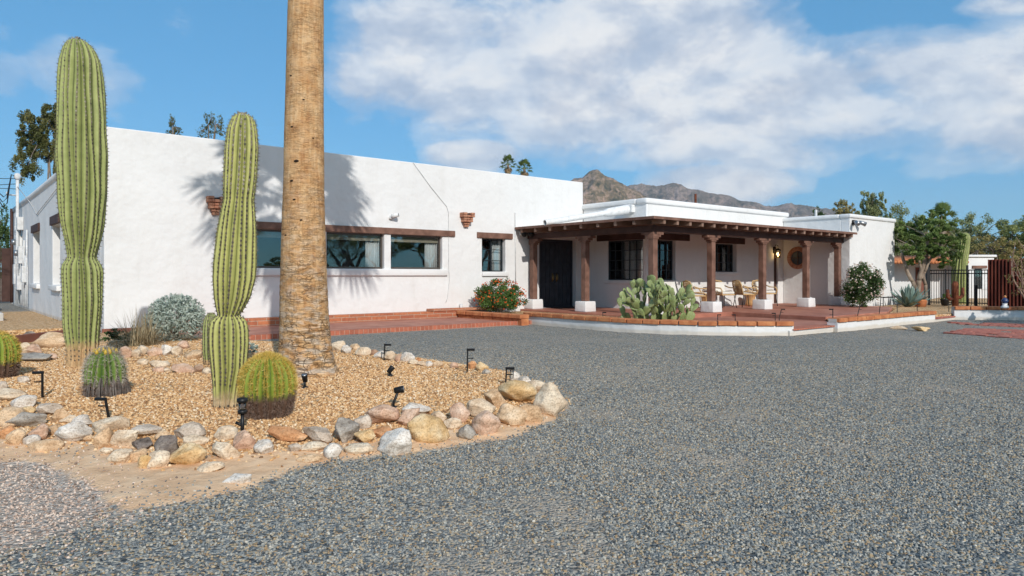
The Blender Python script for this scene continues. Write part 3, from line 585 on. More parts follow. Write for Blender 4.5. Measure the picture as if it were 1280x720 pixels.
def ribbed(parent, prof, nrib, depth, skin, spmats, step, slen, nsp, zspine=None, n=220, sub=8, twist=0.0, jit=0.5, thick=0.0016, wob=0.05):
    """ribbed succulent body about the parent's origin; prof rows (z, radius, dx, dy)"""
    P = smoothp(prof, n); nA = nrib * sub; V = []; rib = []; hg = []; H = P[-1][0] - P[0][0]; ph = uni(0, 9)
    rv = [uni(0.8, 1.2) for _ in range(nrib)]
    def rad(z, R_, j):
        k = (j % sub) / sub; w = abs(math.cos(math.pi * k)); e = w ** 1.15; i = ((j + sub // 2) // sub) % nrib
        return R_ * (1 - depth * (1 - e) * rv[i]), e
    for (z, R_, dx, dy) in P:
        for j in range(nA):
            th = 2 * math.pi * j / nA + twist * (z - P[0][0]) + ph + 0.05 * math.sin(z * 2.3 + j * 0.3) ; r_, e = rad(z, R_, j)
            r_ *= 1 + wob * noise.noise(Vector((math.cos(th) * 1.5, math.sin(th) * 1.5, z * 2.2 + ph)))
            V.append((dx + r_ * math.cos(th), dy + r_ * math.sin(th), z)); rib.append(e); hg.append((z - P[0][0]) / H)
    F = [(i * nA + j, i * nA + (j + 1) % nA, (i + 1) * nA + (j + 1) % nA, (i + 1) * nA + j) for i in range(n) for j in range(nA)]
    F.append(tuple(n * nA + j for j in range(nA)))
    me = bpy.data.meshes.new('body'); me.from_pydata(V, [], F); me.materials.append(skin)
    for nm, a in (('rib', rib), ('hgt', hg)):
        at = me.attributes.new(nm, 'FLOAT', 'POINT'); at.data.foreach_set('value', a)
    me.polygons.foreach_set('use_smooth', [True] * len(F)); o = bpy.data.objects.new('body', me); COL.objects.link(o); o.parent = parent
    mb = MB(); arc = 0; last = -9
    for i in range(1, n + 1):
        a, b = P[i - 1], P[i]; arc += math.hypot(b[0] - a[0], b[1] - a[1])
        if arc - last < step: continue
        last = arc; slope = math.atan2(a[1] - b[1], b[0] - a[0])
        hh = (b[0] - P[0][0]) / H
        if zspine and hh < zspine[0] and rnd() < 0.6: continue
        for q in range(nrib):
            c = Vector(V[i * nA + q * sub]) ; th = math.atan2(c.y - b[3], c.x - b[2]); nrm = Vector((math.cos(th) * math.cos(slope), math.sin(th) * math.cos(slope), math.sin(slope))); c = c + Vector((0, 0, uni(-.3, .3) * step))
            mi = 0
            if len(spmats) > 1 and hh < zspine[1] + uni(-.06, .06): mi = 1
            rr = rnd()
            for _ in range(nsp):
                d = (nrm + Vector((uni(-1, 1), uni(-1, 1), uni(-1, 1))) * jit).normalized(); s = d.cross(Vector((uni(-1, 1), uni(-1, 1), uni(-1, 1)))).normalized() * thick; l = slen * uni(0.55, 1.15)
                mb.face([c - s, c + s, c + d * l], mi, min(1, max(0, rr * 0.6 + rnd() * 0.4)))
            if jit < 0.9: mb.leaf(c + nrm * 0.004, Vector((0, 0, 0.014)), Vector((-math.sin(th), math.cos(th), 0)) * 0.011, mi, 0.02 + 0.22 * rnd() + (0.55 if hh > .74 and rnd() < .8 else 0))
    s = mb.build('spines', spmats, None); s.parent = parent; return o
def from_px(rows, D, base):            # silhouette rows (y, xl, xr) -> profile about base
    out = []
    for y, xl, xr in rows:
        z = CAMZ + (HOR - y) / FPX * D - base.z; cx = ((xl + xr) / 2 - 640) / FPX * D - Vector((base.x, base.y, 0)).dot(RT); out.append((z, (xr - xl) / 2 / FPX * D, RT.x * cx, RT.y * cx))
    return sorted(out)
g = gnd(100, 457); D = g.xy.dot(FW.xy)
rows_s = .965
t = thing('saguaro', 'tallest saguaro, left, pinched near its lower third with a corky tan base', 'cactus', g, None)
rows = [(48.3, 95, 97), (49, 90, 103), (51.5, 86, 108), (56, 83, 113), (63, 80, 118.5), (76, 77, 124), (95, 75.5, 126.5), (116, 74, 128), (150, 73, 130), (200, 73, 132), (240, 75, 132), (260, 76, 131), (280, 78, 128.5), (300, 82, 124), (314, 84.5, 120), (322.5, 86, 118), (327, 82, 121), (332, 79.5, 124), (340, 79, 126), (373, 80, 126.6), (407, 82, 124), (430, 84, 122.5), (445, 85, 121), (459, 84, 121), (466, 82, 123)]
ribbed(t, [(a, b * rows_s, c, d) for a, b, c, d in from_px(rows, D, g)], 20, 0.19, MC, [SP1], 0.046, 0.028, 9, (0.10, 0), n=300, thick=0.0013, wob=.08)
g = gnd(283, 508); D = g.xy.dot(FW.xy)
t = thing('saguaro', 'yellow-green two-part saguaro pinched at knee height next to the golden barrel', 'cactus', g, None)
rows = [(141, 301, 303), (142, 297, 309), (145, 292.5, 314), (150, 289.5, 318), (163, 284.5, 321), (185, 282, 322.5), (220, 280.5, 321), (240, 280, 318.5), (250, 280, 317), (265, 276.5, 318), (290, 272, 319), (330, 268, 319), (349, 267, 318), (372, 268.5, 312), (387, 271, 304), (395, 273.5, 298), (398, 267, 304), (403, 264, 307.5), (412, 262.7, 309.5), (430, 262.7, 310), (460, 264.8, 307.6), (480, 266.5, 302), (500, 267.5, 298.5), (510, 267, 298), (518, 265, 300)]
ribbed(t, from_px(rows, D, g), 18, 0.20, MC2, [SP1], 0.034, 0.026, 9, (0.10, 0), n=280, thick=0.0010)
g = gnd(263, 447); g = onZ(263, 452, 0.14); D = g.xy.dot(FW.xy); 
t = thing('saguaro', 'short round young saguaro half hidden behind the two-part saguaro', 'cactus', g, None)
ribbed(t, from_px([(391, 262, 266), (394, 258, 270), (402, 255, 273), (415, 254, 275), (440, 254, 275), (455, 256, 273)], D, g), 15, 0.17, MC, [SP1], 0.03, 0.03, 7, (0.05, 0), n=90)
def barrel(px, py, rows, label, skin, sp, nrib, depth, slen, nsp, zsp, step, jit, th, tilt=0.0):
    g = gnd(px, py); D = g.xy.dot(FW.xy); t = thing('barrel_cactus', label, 'cactus', g, None); pr = from_px(rows, D, g); ribbed(t, pr, nrib, depth, skin, sp, step, slen, nsp, zsp, n=90, jit=jit, thick=th, wob=0.03); return t, pr, D
def dome(yt, yb, cx, w, flat=0.5, belly=0.45, basew=0.72):
    rows = []
    for i in range(21):
        q = i / 20; y = yt + (yb - yt) * q
        if q < belly: s = (1 - (1 - q / belly) ** 2.2) ** flat
        else: s = 1 - (1 - basew) * ((q - belly) / (1 - belly)) ** 2
        s = max(s, 0.05); rows.append((y, cx - w / 2 * s, cx + w / 2 * s))
    return rows
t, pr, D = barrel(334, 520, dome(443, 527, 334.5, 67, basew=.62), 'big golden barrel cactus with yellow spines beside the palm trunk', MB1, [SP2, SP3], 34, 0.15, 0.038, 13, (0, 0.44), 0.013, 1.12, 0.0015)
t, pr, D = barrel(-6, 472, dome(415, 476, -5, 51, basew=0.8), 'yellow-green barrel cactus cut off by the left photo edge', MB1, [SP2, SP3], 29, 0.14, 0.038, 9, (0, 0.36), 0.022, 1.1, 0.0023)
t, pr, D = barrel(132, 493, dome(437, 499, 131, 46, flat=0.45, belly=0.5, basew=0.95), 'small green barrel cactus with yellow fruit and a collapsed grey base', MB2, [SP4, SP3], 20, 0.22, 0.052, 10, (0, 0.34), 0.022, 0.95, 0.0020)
zt = pr[-1][0]
for k in range(15):
    a = 2 * math.pi * k / 15; rr = uni(0.03, 0.10); mb = MB(); mb.lathe((rr * math.cos(a) + pr[-1][2], rr * math.sin(a) + pr[-1][3], zt - 0.02 - rr * 0.25), [(0.004, 0), (0.015, 0.012), (0.016, 0.03), (0.010, 0.042), (0.004, 0.055)], 8)
    o = mb.build('fruit', M['ochre_fruit'] if 'ochre_fruit' in M else M.setdefault('ochre_fruit', m_plain('yellow_fruit', (0.55, 0.36, 0.04), 0.5)), None, True); o.parent = t
# the collapsed skirt of the small barrel: dark folded ribs round its foot
mb = MB()
for k in range(90):
    a = 2 * math.pi * k / 90 + uni(-.03, .03); r0, r1 = 0.145, uni(.15, .178) + (.03 if math.cos(a - .6) > 0.2 else 0) * math.cos(a - .6); zt0 = uni(.13, .20); mb.tube([(r0 * math.cos(a), r0 * math.sin(a), zt0), (r1 * math.cos(a), r1 * math.sin(a), zt0 * .55), (r1 * 1.06 * math.cos(a), r1 * 1.06 * math.sin(a), 0.02), (r1 * 1.0 * math.cos(a + .06), r1 * math.sin(a + .06), -0.05)], uni(.006, .012), 5)
o = mb.build('dead_skirt', m_noise('grey_cork', (0.06, 0.05, 0.045), (0.20, 0.17, 0.15), 14, 0.95, 0.8, 0.01, 40), None, True); o.parent = t

# ---------------------------------------------------------------- palm trunk + crown (the crown stands above the frame and casts the shadow on the wall)
def m_palmtrunk():
    m, nt, b = new_mat('palm_trunk'); tc = nt.nodes.new('ShaderNodeTexCoord'); uv = nt.nodes.new('ShaderNodeUVMap'); wob = noise_tex(nt, tc.outputs['Object'], 6, 4, 0.6)
    ad = nt.nodes.new('ShaderNodeVectorMath'); ad.operation = 'MULTIPLY_ADD'; L(nt, wob.outputs['Color'], ad.inputs[0]); ad.inputs[1].default_value = (0.07, 0.05, 0); L(nt, uv.outputs[0], ad.inputs[2])
    def crack(sx_, sy_, wd, det):
        q = nt.nodes.new('ShaderNodeMapping'); q.inputs['Scale'].default_value = (sx_, sy_, 1); L(nt, ad.outputs[0], q.inputs[0]); c_ = noise_tex(nt, q.outputs[0], 1.0, det, 0.5)
        a_ = math_n(nt, 'ABSOLUTE', math_n(nt, 'SUBTRACT', c_.outputs['Fac'], 0.5)); rr = ramp(nt, [(0.0, (1, 1, 1)), (wd, (0, 0, 0))]); L(nt, a_, rr.inputs['Fac']); return rr.outputs['Color']
    ch = crack(5.5, 17, 0.030, 2); cv = crack(13, 4.5, 0.016, 2); cf = crack(3.0, 44, 0.045, 2)
    mk = noise_tex(nt, ad.outputs[0], 4.5, 3, 0.6); mkr = ramp(nt, [(0.38, (0.25, 0.25, 0.25)), (0.58, (1, 1, 1))]); L(nt, mk.outputs['Fac'], mkr.inputs['Fac'])
    vq = nt.nodes.new('ShaderNodeMapping'); vq.inputs['Scale'].default_value = (7, 17, 1); L(nt, ad.outputs[0], vq.inputs[0]); vc = noise_tex(nt, vq.outputs[0], 1.0, 3, 0.5); vcr = ramp(nt, [(0.45, (0, 0, 0)), (0.62, (1, 1, 1))]); L(nt, vc.outputs['Fac'], vcr.inputs['Fac'])
    sx = nt.nodes.new('ShaderNodeSeparateXYZ'); L(nt, tc.outputs['Object'], sx.inputs[0])
    mp = nt.nodes.new('ShaderNodeMapping'); mp.inputs['Scale'].default_value = (26, 2.2, 1); L(nt, uv.outputs[0], mp.inputs[0]); fib = noise_tex(nt, mp.outputs[0], 1.0, 6, 0.65)
    mp2 = nt.nodes.new('ShaderNodeMapping'); mp2.inputs['Scale'].default_value = (4, 22, 1); L(nt, ad.outputs[0], mp2.inputs[0]); crk = noise_tex(nt, mp2.outputs[0], 1.0, 6, 0.7)
    big = noise_tex(nt, tc.outputs['Object'], 5, 5, 0.65)
    r = ramp(nt, [(0.30, (0.31, 0.135, 0.055)), (0.43, (0.51, 0.275, 0.12)), (0.56, (0.64, 0.40, 0.20)), (0.72, (0.74, 0.55, 0.34))]); L(nt, math_n(nt, 'ADD', math_n(nt, 'MULTIPLY', big.outputs['Fac'], 0.55), math_n(nt, 'MULTIPLY', fib.outputs['Fac'], 0.45)), r.inputs['Fac'])
    low = ramp(nt, [(0.05, (1, 1, 1)), (0.60, (0.35, 0.35, 0.35)), (1.0, (0.12, 0.12, 0.12))]); L(nt, math_n(nt, 'MULTIPLY', sx.outputs['Z'], 0.4), low.inputs['Fac'])     # plates are deep near the foot, fine higher up
    cr = ramp(nt, [(0.30, (0, 0, 0)), (0.44, (1, 1, 1))]); L(nt, crk.outputs['Fac'], cr.inputs['Fac'])
    inv = math_n(nt, 'MULTIPLY', math_n(nt, 'MULTIPLY', math_n(nt, 'MAXIMUM', ch, math_n(nt, 'MULTIPLY', cv, 0.85)), mkr.outputs['Color']), math_n(nt, 'ADD', math_n(nt, 'MULTIPLY', low.outputs['Color'], 1.0), 0.15)); crv = math_n(nt, 'MULTIPLY', math_n(nt, 'MAXIMUM', math_n(nt, 'SUBTRACT', 1.0, cr.outputs['Color']), math_n(nt, 'MULTIPLY', cf, math_n(nt, 'MULTIPLY', mkr.outputs['Color'], 0.55))), math_n(nt, 'ADD', math_n(nt, 'MULTIPLY', low.outputs['Color'], 0.5), 0.3))
    tot = math_n(nt, 'MINIMUM', math_n(nt, 'ADD', math_n(nt, 'MULTIPLY', inv, 0.75), crv), 1.0)
    grey = mixc(nt, math_n(nt, 'MULTIPLY', math_n(nt, 'MULTIPLY', low.outputs['Color'], vcr.outputs['Color']), 0.75), r.outputs['Color'], (0.60, 0.53, 0.44))
    L(nt, mixc(nt, math_n(nt, 'MULTIPLY', tot, 0.8), grey, (0.10, 0.045, 0.015)), b.inputs['Base Color']); b.inputs['Roughness'].default_value = 0.9; b.inputs['Specular IOR Level'].default_value = 0.15
    hh = math_n(nt, 'ADD', math_n(nt, 'MULTIPLY', tot, -1.0), math_n(nt, 'MULTIPLY', fib.outputs['Fac'], 0.5)); L(nt, bump(nt, hh, 1.0, 0.022), b.inputs['Normal']); return m
g = gnd(383, 467); D = g.xy.dot(FW.xy)
palm = thing('palm_tree', 'tall fan palm with a thick cracked tan trunk leaving the top of the photo', 'palm tree', g, None)
prow = from_px([(-445, 412, 443), (-340, 391, 424), (-200, 372, 407), (-80, 363, 403), (0, 361, 404), (120, 357.5, 404), (240, 354.5, 404.5), (350, 351.5, 408), (400, 351, 410.5), (435, 349.5, 414), (455, 347, 418.5), (468, 342, 424), (480, 334, 433)], D, g)
P = smoothp(prow, 420); nA = 72; V = []; F = []; UV = []
for i, (z, r_, dx, dy) in enumerate(P):
    for j in range(nA):
        th = 2 * math.pi * j / nA; k = 1 + 0.020 * noise.noise(Vector((math.cos(th) * 2.2, math.sin(th) * 2.2, z * 1.5))) + 0.012 * noise.noise(Vector((math.cos(th) * 9, math.sin(th) * 9, z * 22))) * (1.6 if z < 1.6 else 0.9)
        V.append((dx + r_ * k * math.cos(th), dy + r_ * k * math.sin(th), z))
F = [(i * nA + j, i * nA + (j + 1) % nA, (i + 1) * nA + (j + 1) % nA, (i + 1) * nA + j) for i in range(len(P) - 1) for j in range(nA)]
me = bpy.data.meshes.new('trunk'); me.from_pydata(V, [], F); uvl = me.uv_layers.new(name='UVMap'); k = 0
for i in range(len(P) - 1):
    for j in range(nA):
        for (a, b_) in ((i, j), (i, j + 1), (i + 1, j + 1), (i + 1, j)):
            uvl.data[k].uv = (b_ / nA * 1.75, P[a][0]); k += 1
me.materials.append(m_palmtrunk()); me.polygons.foreach_set('use_smooth', [True] * len(F)); o = bpy.data.objects.new('trunk', me); COL.objects.link(o); o.parent = palm
top = Vector((P[-1][2], P[-1][3], P[-1][0]))
hole_m = m_plain('dark_hollow', (0.025, 0.015, 0.01), 1.0)              # peck holes in the bark
for (px, py, s) in ((378, 205, 0.028), (372, 229, 0.02), (375.5, 252, 0.018), (384, 277, 0.018), (364, 295, 0.015), (372, 163, 0.016), (386, 130, 0.014), (370, 100, 0.014), (396, 176, 0.013)):
    z = CAMZ + (HOR - py) / FPX * D - g.z; r_, dx, dy = interp(prow, z); c = atD(px, py, D) - g; off = (c - Vector((dx, dy, z))).dot(RT); dep = math.sqrt(max(0.0001, r_ * r_ - off * off)); p = Vector((dx, dy, z)) + RT * off - FW * (dep - 0.004); mb = MB(); mb.lathe(p, [(0.001, -s * .6), (s, -s * .3), (s * 1.1, 0), (s * .8, s * .35), (0.001, s * .6)], 9)
    o = mb.build('bark_hole', hole_m, None, True); o.parent = palm
def fan_leaf(mb, base, d, plen, R_, droop, m=0):
    """palmate leaf: petiole along d, then a pleated fan of narrow drooping segments"""
    d = d.normalized(); side = d.cross(Vector((0, 0, 1)));
    if side.length < .05: side = Vector((1, 0, 0))
    side.normalize(); up = side.cross(d).normalized(); e = base + d * plen + Vector((0, 0, -droop * plen * 0.35)); mid = base + d * plen * 0.5 + Vector((0, 0, 0.03)); mb.tube([base, mid, e], [0.022, 0.016, 0.012], 4, m, False, 0.4)
    n = 22; rr = rnd()
    for i in range(n):
        a = R(-118) + R(236) * i / (n - 1); v = d * math.cos(a) + side * math.sin(a); l = R_ * (0.72 + 0.28 * math.cos(a * 0.7)) * uni(0.9, 1.06); w = R_ * 0.075; pv = v.cross(up).normalized() * w
        p1 = e + v * l * 0.55 + up * 0.03 * (1 if i % 2 else -1); p2 = e + v * l + Vector((0, 0, -droop * l * uni(0.35, 0.75)))
        q = min(1, max(0, rr * 0.6 + rnd() * 0.4)); mb.face([e, p1 - pv, p2, p1 + pv], m, q)
def fan_crown(parent, top, n, plen, R_, skirt, spread=1.0, mats=('palmleaf', 'palmdead')):
    mb = MB()
    for k in range(n):
        az = k * 2.39996 + uni(-.2, .2); el = R(78 - 92 * (k / n)) + uni(-.1, .1); fan_leaf(mb, top + Vector((0, 0, -0.5 * k / n * plen)), Vector((math.cos(az) * math.cos(el), math.sin(az) * math.cos(el), math.sin(el))), plen * uni(.85, 1.1) * spread, R_ * uni(.85, 1.1), 0.35 + 0.5 * (k / n))
    o = mb.build('crown', M[mats[0]], None); o.parent = parent
    mb = MB()
    for k in range(skirt):
        az = k * 2.39996; el = R(-25 - 50 * (k / max(1, skirt))); fan_leaf(mb, top + Vector((0, 0, -0.5 * plen - 0.5 * plen * k / max(1, skirt))), Vector((math.cos(az) * math.cos(el), math.sin(az) * math.cos(el), math.sin(el))), plen * 0.6, R_ * .8, 0.8)
    if skirt: o = mb.build('dead_skirt', M[mats[1]], None); o.parent = parent
fan_crown(palm, top + Vector((0, 0, 0.3)), 42, 1.35, 1.0, 12)
# ================================================================ HOUSE
def onfront(Y0): return lambda u, w, z: (u, Y0 + w, z)           # wall facing -Y
def onleft(X0): return lambda u, w, z: (X0 + w, u, z)            # wall facing -X
def pb(mb, pl, u0, u1, w0, w1, z0, z1, m=0): mb.b2(pl(u0, w0, z0), pl(u1, w1, z1), m)
def wall(name, parent, pl, u0, u1, z0, z1, holes, t, mat=None, bev=0.025):
    us = sorted({u0, u1, *[h[0] for h in holes], *[h[1] for h in holes]}); zs = sorted({z0, z1, *[h[2] for h in holes], *[h[3] for h in holes]})
    inh = lambda u, z: any(h[0] < u < h[1] and h[2] < z < h[3] for h in holes); nu, nz = len(us) - 1, len(zs) - 1
    full = [[not inh((us[i] + us[i+1]) / 2, (zs[j] + zs[j+1]) / 2) for j in range(nz)] for i in range(nu)]; mb = MB()
    ok = lambda i, j: 0 <= i < nu and 0 <= j < nz and full[i][j]
    for i in range(nu):
        for j in range(nz):
            if not full[i][j]: continue
            a, b, c, d = us[i], us[i+1], zs[j], zs[j+1]
            mb.face([pl(a,0,c), pl(b,0,c), pl(b,0,d), pl(a,0,d)]); mb.face([pl(a,t,c), pl(a,t,d), pl(b,t,d), pl(b,t,c)])
            if not ok(i-1, j): mb.face([pl(a,0,c), pl(a,0,d), pl(a,t,d), pl(a,t,c)])
            if not ok(i+1, j): mb.face([pl(b,0,c), pl(b,t,c), pl(b,t,d), pl(b,0,d)])
            if not ok(i, j-1): mb.face([pl(a,0,c), pl(a,t,c), pl(b,t,c), pl(b,0,c)])
            if not ok(i, j+1): mb.face([pl(a,0,d), pl(b,0,d), pl(b,t,d), pl(a,t,d)])
    o = mb.build(name, mat or M['stucco'], parent, weld=True)
    if bev: bevel(o, bev, 3); smooth_angle(o); o.modifiers.new('wn', 'WEIGHTED_NORMAL')
    return o
YW = 16.8; X0 = 2.82; X1 = 16.87; YP = 14.1; XB = 24.7; YB = 11.6; XE = 28.3; ZT = 4.36; FZ = 0.22
house = thing('adobe_house', 'long white stucco adobe house with flat parapets and a brown timber porch', 'house', (X0, YW, 0))
F0 = onfront(YW); WT = 0.36
def span(pxa, pxb, Y): return onY(pxa, 300, Y).x, onY(pxb, 300, Y).x
W3 = [(5.55, 7.22), (7.42, 9.17), (9.36, 11.02)]
a, b_ = span(408.5, 480.5, YW); W3[1] = (a, b_); a, b_ = span(489, 553, YW); W3[2] = (a, b_); W3[0] = (W3[1][0] - 0.2 - 1.75, W3[1][0] - 0.2)
ZW0, ZW1 = 1.43, 2.36
sw = span(602.8, 632, YW); dr = span(674.5, 720, YW)
holes = [(u0, u1, ZW0, ZW1) for u0, u1 in W3] + [(sw[0], sw[1], 1.37, 2.36), (dr[0], dr[1], FZ, 2.42)]
wall('wall', house, F0, X0, X1, -0.1, ZT, holes, WT)
LF = onleft(X0)
def spanX(pxa, pxb, X): return sorted((onX(pxa, 300, X).y, onX(pxb, 300, X).y))
lw = [spanX(65.5, 75.0, X0), spanX(41.5, 49.5, X0)]
wall('wall', house, LF, YW + WT, 38, -0.1, 4.02, [(lw[0][0], lw[0][1], 0.98, 2.72), (lw[1][0], lw[1][1], 0.98, 2.72)], WT)
mb = MB(); mb.tube([(X0 + .1, YW + .2, ZT - .12), (X0 + .06, 20, 4.18), (X0 + .06, 24, 4.08), (X0 + .06, 30, 4.05), (X0 + .06, 38, 4.05)], 0.13, 10); mb.build('coping', M['stucco'], house, True)
mb = MB(); mb.b2((X0 + WT + .01, YW + WT + .01, 3.7), (X1 - .31, 37.9, 3.9)); mb.build('roof', M['roofcoat'], house)
wall('wall', house, lambda u, w, z: (X1 - w, u, z), YW + WT, 38, -0.1, ZT, [], 0.3)
wall('wall', house, lambda u, w, z: (u, 38 - w, z), X0 + WT + .01, X1 - .31, -0.1, 3.9, [], 0.3)
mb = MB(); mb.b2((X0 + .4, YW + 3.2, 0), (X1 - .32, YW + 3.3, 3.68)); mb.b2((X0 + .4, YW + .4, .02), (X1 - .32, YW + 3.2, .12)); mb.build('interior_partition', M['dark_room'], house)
# mid block
F1 = onfront(YP); L1 = onleft(X1)
cw = span(821.5, 844.5, YP); w2 = span(894.5, 921, YP); dn = (24.08, 24.36); cwl = spanX(759.5, 806.5, X1)
cwl[0] = max(cwl[0], YP + .14)
wall('wall', house, F1, X1 + .121, XB + .3, -0.1, 3.46, [(cw[0], cw[1], 1.11, 2.36), (w2[0], w2[1], 1.38, 2.34), (dn[0], dn[1], FZ, 2.32)], 0.32)
wall('wall', house, L1, YP, YW, -0.1, 3.46, [(cwl[0], cwl[1], 1.11, 2.36)], 0.12)
def coping(path, r): mb = MB(); mb.tube(path, r, 12); return mb.build('coping', M['stucco'], house, True)
mb = MB()
def cop(mb, a, b, z, w=0.44, h=0.17): mb.b2((a[0], a[1], z), (b[0], b[1], z + h))
mb = MB(); mb.b2((X1 - .06, YP - .06, 3.44), (XB + .36, YP + .38, 3.62)); mb.b2((X1 - .06, YP + .381, 3.44), (X1 + .38, 24, 3.62)); mb.b2((X1 + .02, 23.6, -.1), (XB + .3, 24, 3.44))
o = mb.build('parapet', M['stucco'], house); bevel(o, 0.06, 4); smooth_angle(o)
mb = MB(); mb.b2((X1 + .34, YP + .34, 3.1), (XB + .3, 23.5, 3.2)); mb.build('roof', M['roofcoat'], house)
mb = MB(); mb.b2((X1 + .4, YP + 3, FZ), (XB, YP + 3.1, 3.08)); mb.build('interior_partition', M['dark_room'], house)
# right block
F2 = onfront(YB); L2 = onleft(XB)
wall('wall', house, F2, XB, XE, -0.1, 3.27, [], 0.32); wall('wall', house, L2, YB + .32, YP - .002, -0.1, 3.27, [], 0.32)
mb = MB(); mb.b2((XE - .3, YB + .33, -.1), (XE, 21, 3.27)); mb.build('wall', M['stucco'], house)
mb = MB(); mb.b2((XB - .05, YB - .05, 3.25), (XE + .05, YB + .37, 3.40)); mb.b2((XB - .05, YB + .371, 3.25), (XB + .37, 20, 3.40)); mb.b2((XE - .35, YB + .371, 3.25), (XE + .05, 21, 3.40)); o = mb.build('parapet', M['stucco'], house); bevel(o, 0.055, 4); smooth_angle(o)
mb = MB(); mb.b2((XB + .33, YB + .33, 3.0), (XE - .31, 21, 3.1)); mb.build('roof', M['roofcoat'], house)
mb = MB(); mb.lathe((23.3, 17.0, 3.2), [(0.05, 0), (0.05, 1.24), (0.045, 1.26)], 10); mb.build('vent_pipe', M['rust'], house, True)
mb = MB(); mb.lathe((26.0, 13.5, 3.1), [(0.05, 0), (0.05, .62), (0.045, .64)], 10); mb.build('vent_pipe', M['greywhite'], house, True)

def lintel(pl, u0, u1, z0, z1, proud=0.05, mat='brown'): mb = MB(); pb(mb, pl, u0, u1, -proud, 0.16, z0, z1); o = mb.build('lintel', M[mat], house); bevel(o, 0.012, 2); return o
lintel(F0, W3[0][0] - .25, onY(568, 290, YW).x, 2.362, 2.53); lintel(F0, *span(596, 640, YW), 2.362, 2.53); lintel(F1, cw[0] - .02, *[span(0, 861, YP)[1]], 2.362, 2.57, 0.05, 'dkbrown'); lintel(F1, *span(890, 930, YP), 2.342, 2.55, 0.05, 'dkbrown')
lintel(L1, YP + .06, spanX(747, 800, X1)[1], 2.362, 2.57, 0.05, 'dkbrown')
for q in lw: lintel(LF, q[0] - .1, q[1] + .15, 2.722, 2.98, 0.06, 'dkbrown')
def window(pl, u0, u1, z0, z1, dep, cols, rows, fr='winframe', fw=0.045, curtain=None, shade=0, sash=None):
    mb = MB(); w0, w1 = dep, dep + 0.05; e = 0.002
    pb(mb, pl, u0 + e, u0 + fw, w0, w1, z0 + e, z1 - e); pb(mb, pl, u1 - fw, u1 - e, w0, w1, z0 + e, z1 - e); pb(mb, pl, u0 + fw, u1 - fw, w0, w1, z0 + e, z0 + fw); pb(mb, pl, u0 + fw, u1 - fw, w0, w1, z1 - fw, z1 - e)
    f = mb.build('window', M[fr], house); bevel(f, 0.004, 1)
    mb = MB(); g_ = 0.011
    for i in range(1, cols): u = u0 + (u1 - u0) * i / cols; k = g_ * (2.0 if sash and i in sash else 1); pb(mb, pl, u - k, u + k, w0 - .005 * (k > g_) , w0 + .032, z0 + fw + .001, z1 - fw - .001)
    for j in range(1, rows): z = z0 + (z1 - z0) * j / rows; pb(mb, pl, u0 + fw + .001, u1 - fw - .001, w0 + .004, w0 + .028, z - g_, z + g_)
    if cols > 1 or rows > 1: mb.build('muntins', M[fr], f)
    mb = MB(); pb(mb, pl, u0 + fw * .6, u1 - fw * .6, w0 + .036, w0 + .042, z0 + fw * .6, z1 - fw * .6); mb.build('pane', M['glass'], f)
    if curtain:
        for (c0, c1) in curtain:
            mb = MB(); n = 70; ua = u0 + (u1 - u0) * c0; ub = u0 + (u1 - u0) * c1
            for i in range(n):
                p = []
                for k in (i, i + 1): t_ = k / n; p.append((ua + (ub - ua) * t_, w1 + .10 + .025 * math.sin(t_ * (ub - ua) * 95) + .01 * math.sin(t_ * 31)))
                mb.face([pl(p[0][0], p[0][1], z0 - .3), pl(p[1][0], p[1][1], z0 - .3), pl(p[1][0], p[1][1], z1 + .05), pl(p[0][0], p[0][1], z1 + .05)])
            o = mb.build('curtain', M['curtain'], f, True, True); s_ = o.modifiers.new('s', 'SOLIDIFY'); s_.thickness = 0.004
    if shade: mb = MB(); pb(mb, pl, u0 + fw, u1 - fw, w1 + .02, w1 + .035, z1 - shade, z1); mb.build('roller_shade', M['shade'], f)
    return f
for i, (u0, u1) in enumerate(W3): window(F0, u0, u1, ZW0, ZW1, 0.10, 1, 1, 'winframe2', 0.05, [(0.74, 0.98)] if i else [(0.86, 0.99)], 0.19)
window(F0, sw[0], sw[1], 1.37, 2.36, 0.14, 2, 3, 'winframe', 0.035, [(0.66, 1.0)], 0, [1])
window(F1, cw[0], cw[1], 1.11, 2.36, 0.12, 3, 4, 'winframe', 0.04, None, 0, [2])
window(F1, w2[0], w2[1], 1.38, 2.34, 0.16, 4, 3, 'winframe', 0.04, None, 0, [1, 3])
window(L1, cwl[0], cwl[1], 1.11, 2.36, 0.04, 5, 4, 'winframe', 0.04, [(0.02, 0.64)], 0, [3])
for q in lw: window(LF, q[0], q[1], 0.98, 2.72, 0.24, 1, 2, 'winframe', 0.06)
def sill(pl, u0, u1, z0, z1, pr=0.06, mat='stucco'): mb = MB(); pb(mb, pl, u0, u1, -pr, 0.02, z0, z1); o = mb.build('window_sill', M[mat], house); bevel(o, 0.02, 3); smooth_angle(o)
sill(F0, W3[0][0] - .12, W3[2][1] + .15, 1.245, 1.425); sill(F0, sw[0] - .02, sw[1] + .08, 1.23, 1.365); sill(F1, cw[0] - .02, cw[1] + .1, 0.98, 1.105, 0.04); sill(F1, w2[0] - .08, w2[1] + .1, 1.27, 1.375, 0.04); sill(L1, YP + .1, cwl[1] + .12, 0.98, 1.105, 0.04)
for q in lw: sill(LF, q[0] - .1, q[1] + .1, 0.82, 0.975, 0.10)
mb = MB()                                               # corner mullion strip + narrow brown door
pb(mb, F1, dn[0] + .01, dn[1] - .01, 0.06, 0.10, FZ + .005, 2.315); o = mb.build('door', M['dkbrown'], house)
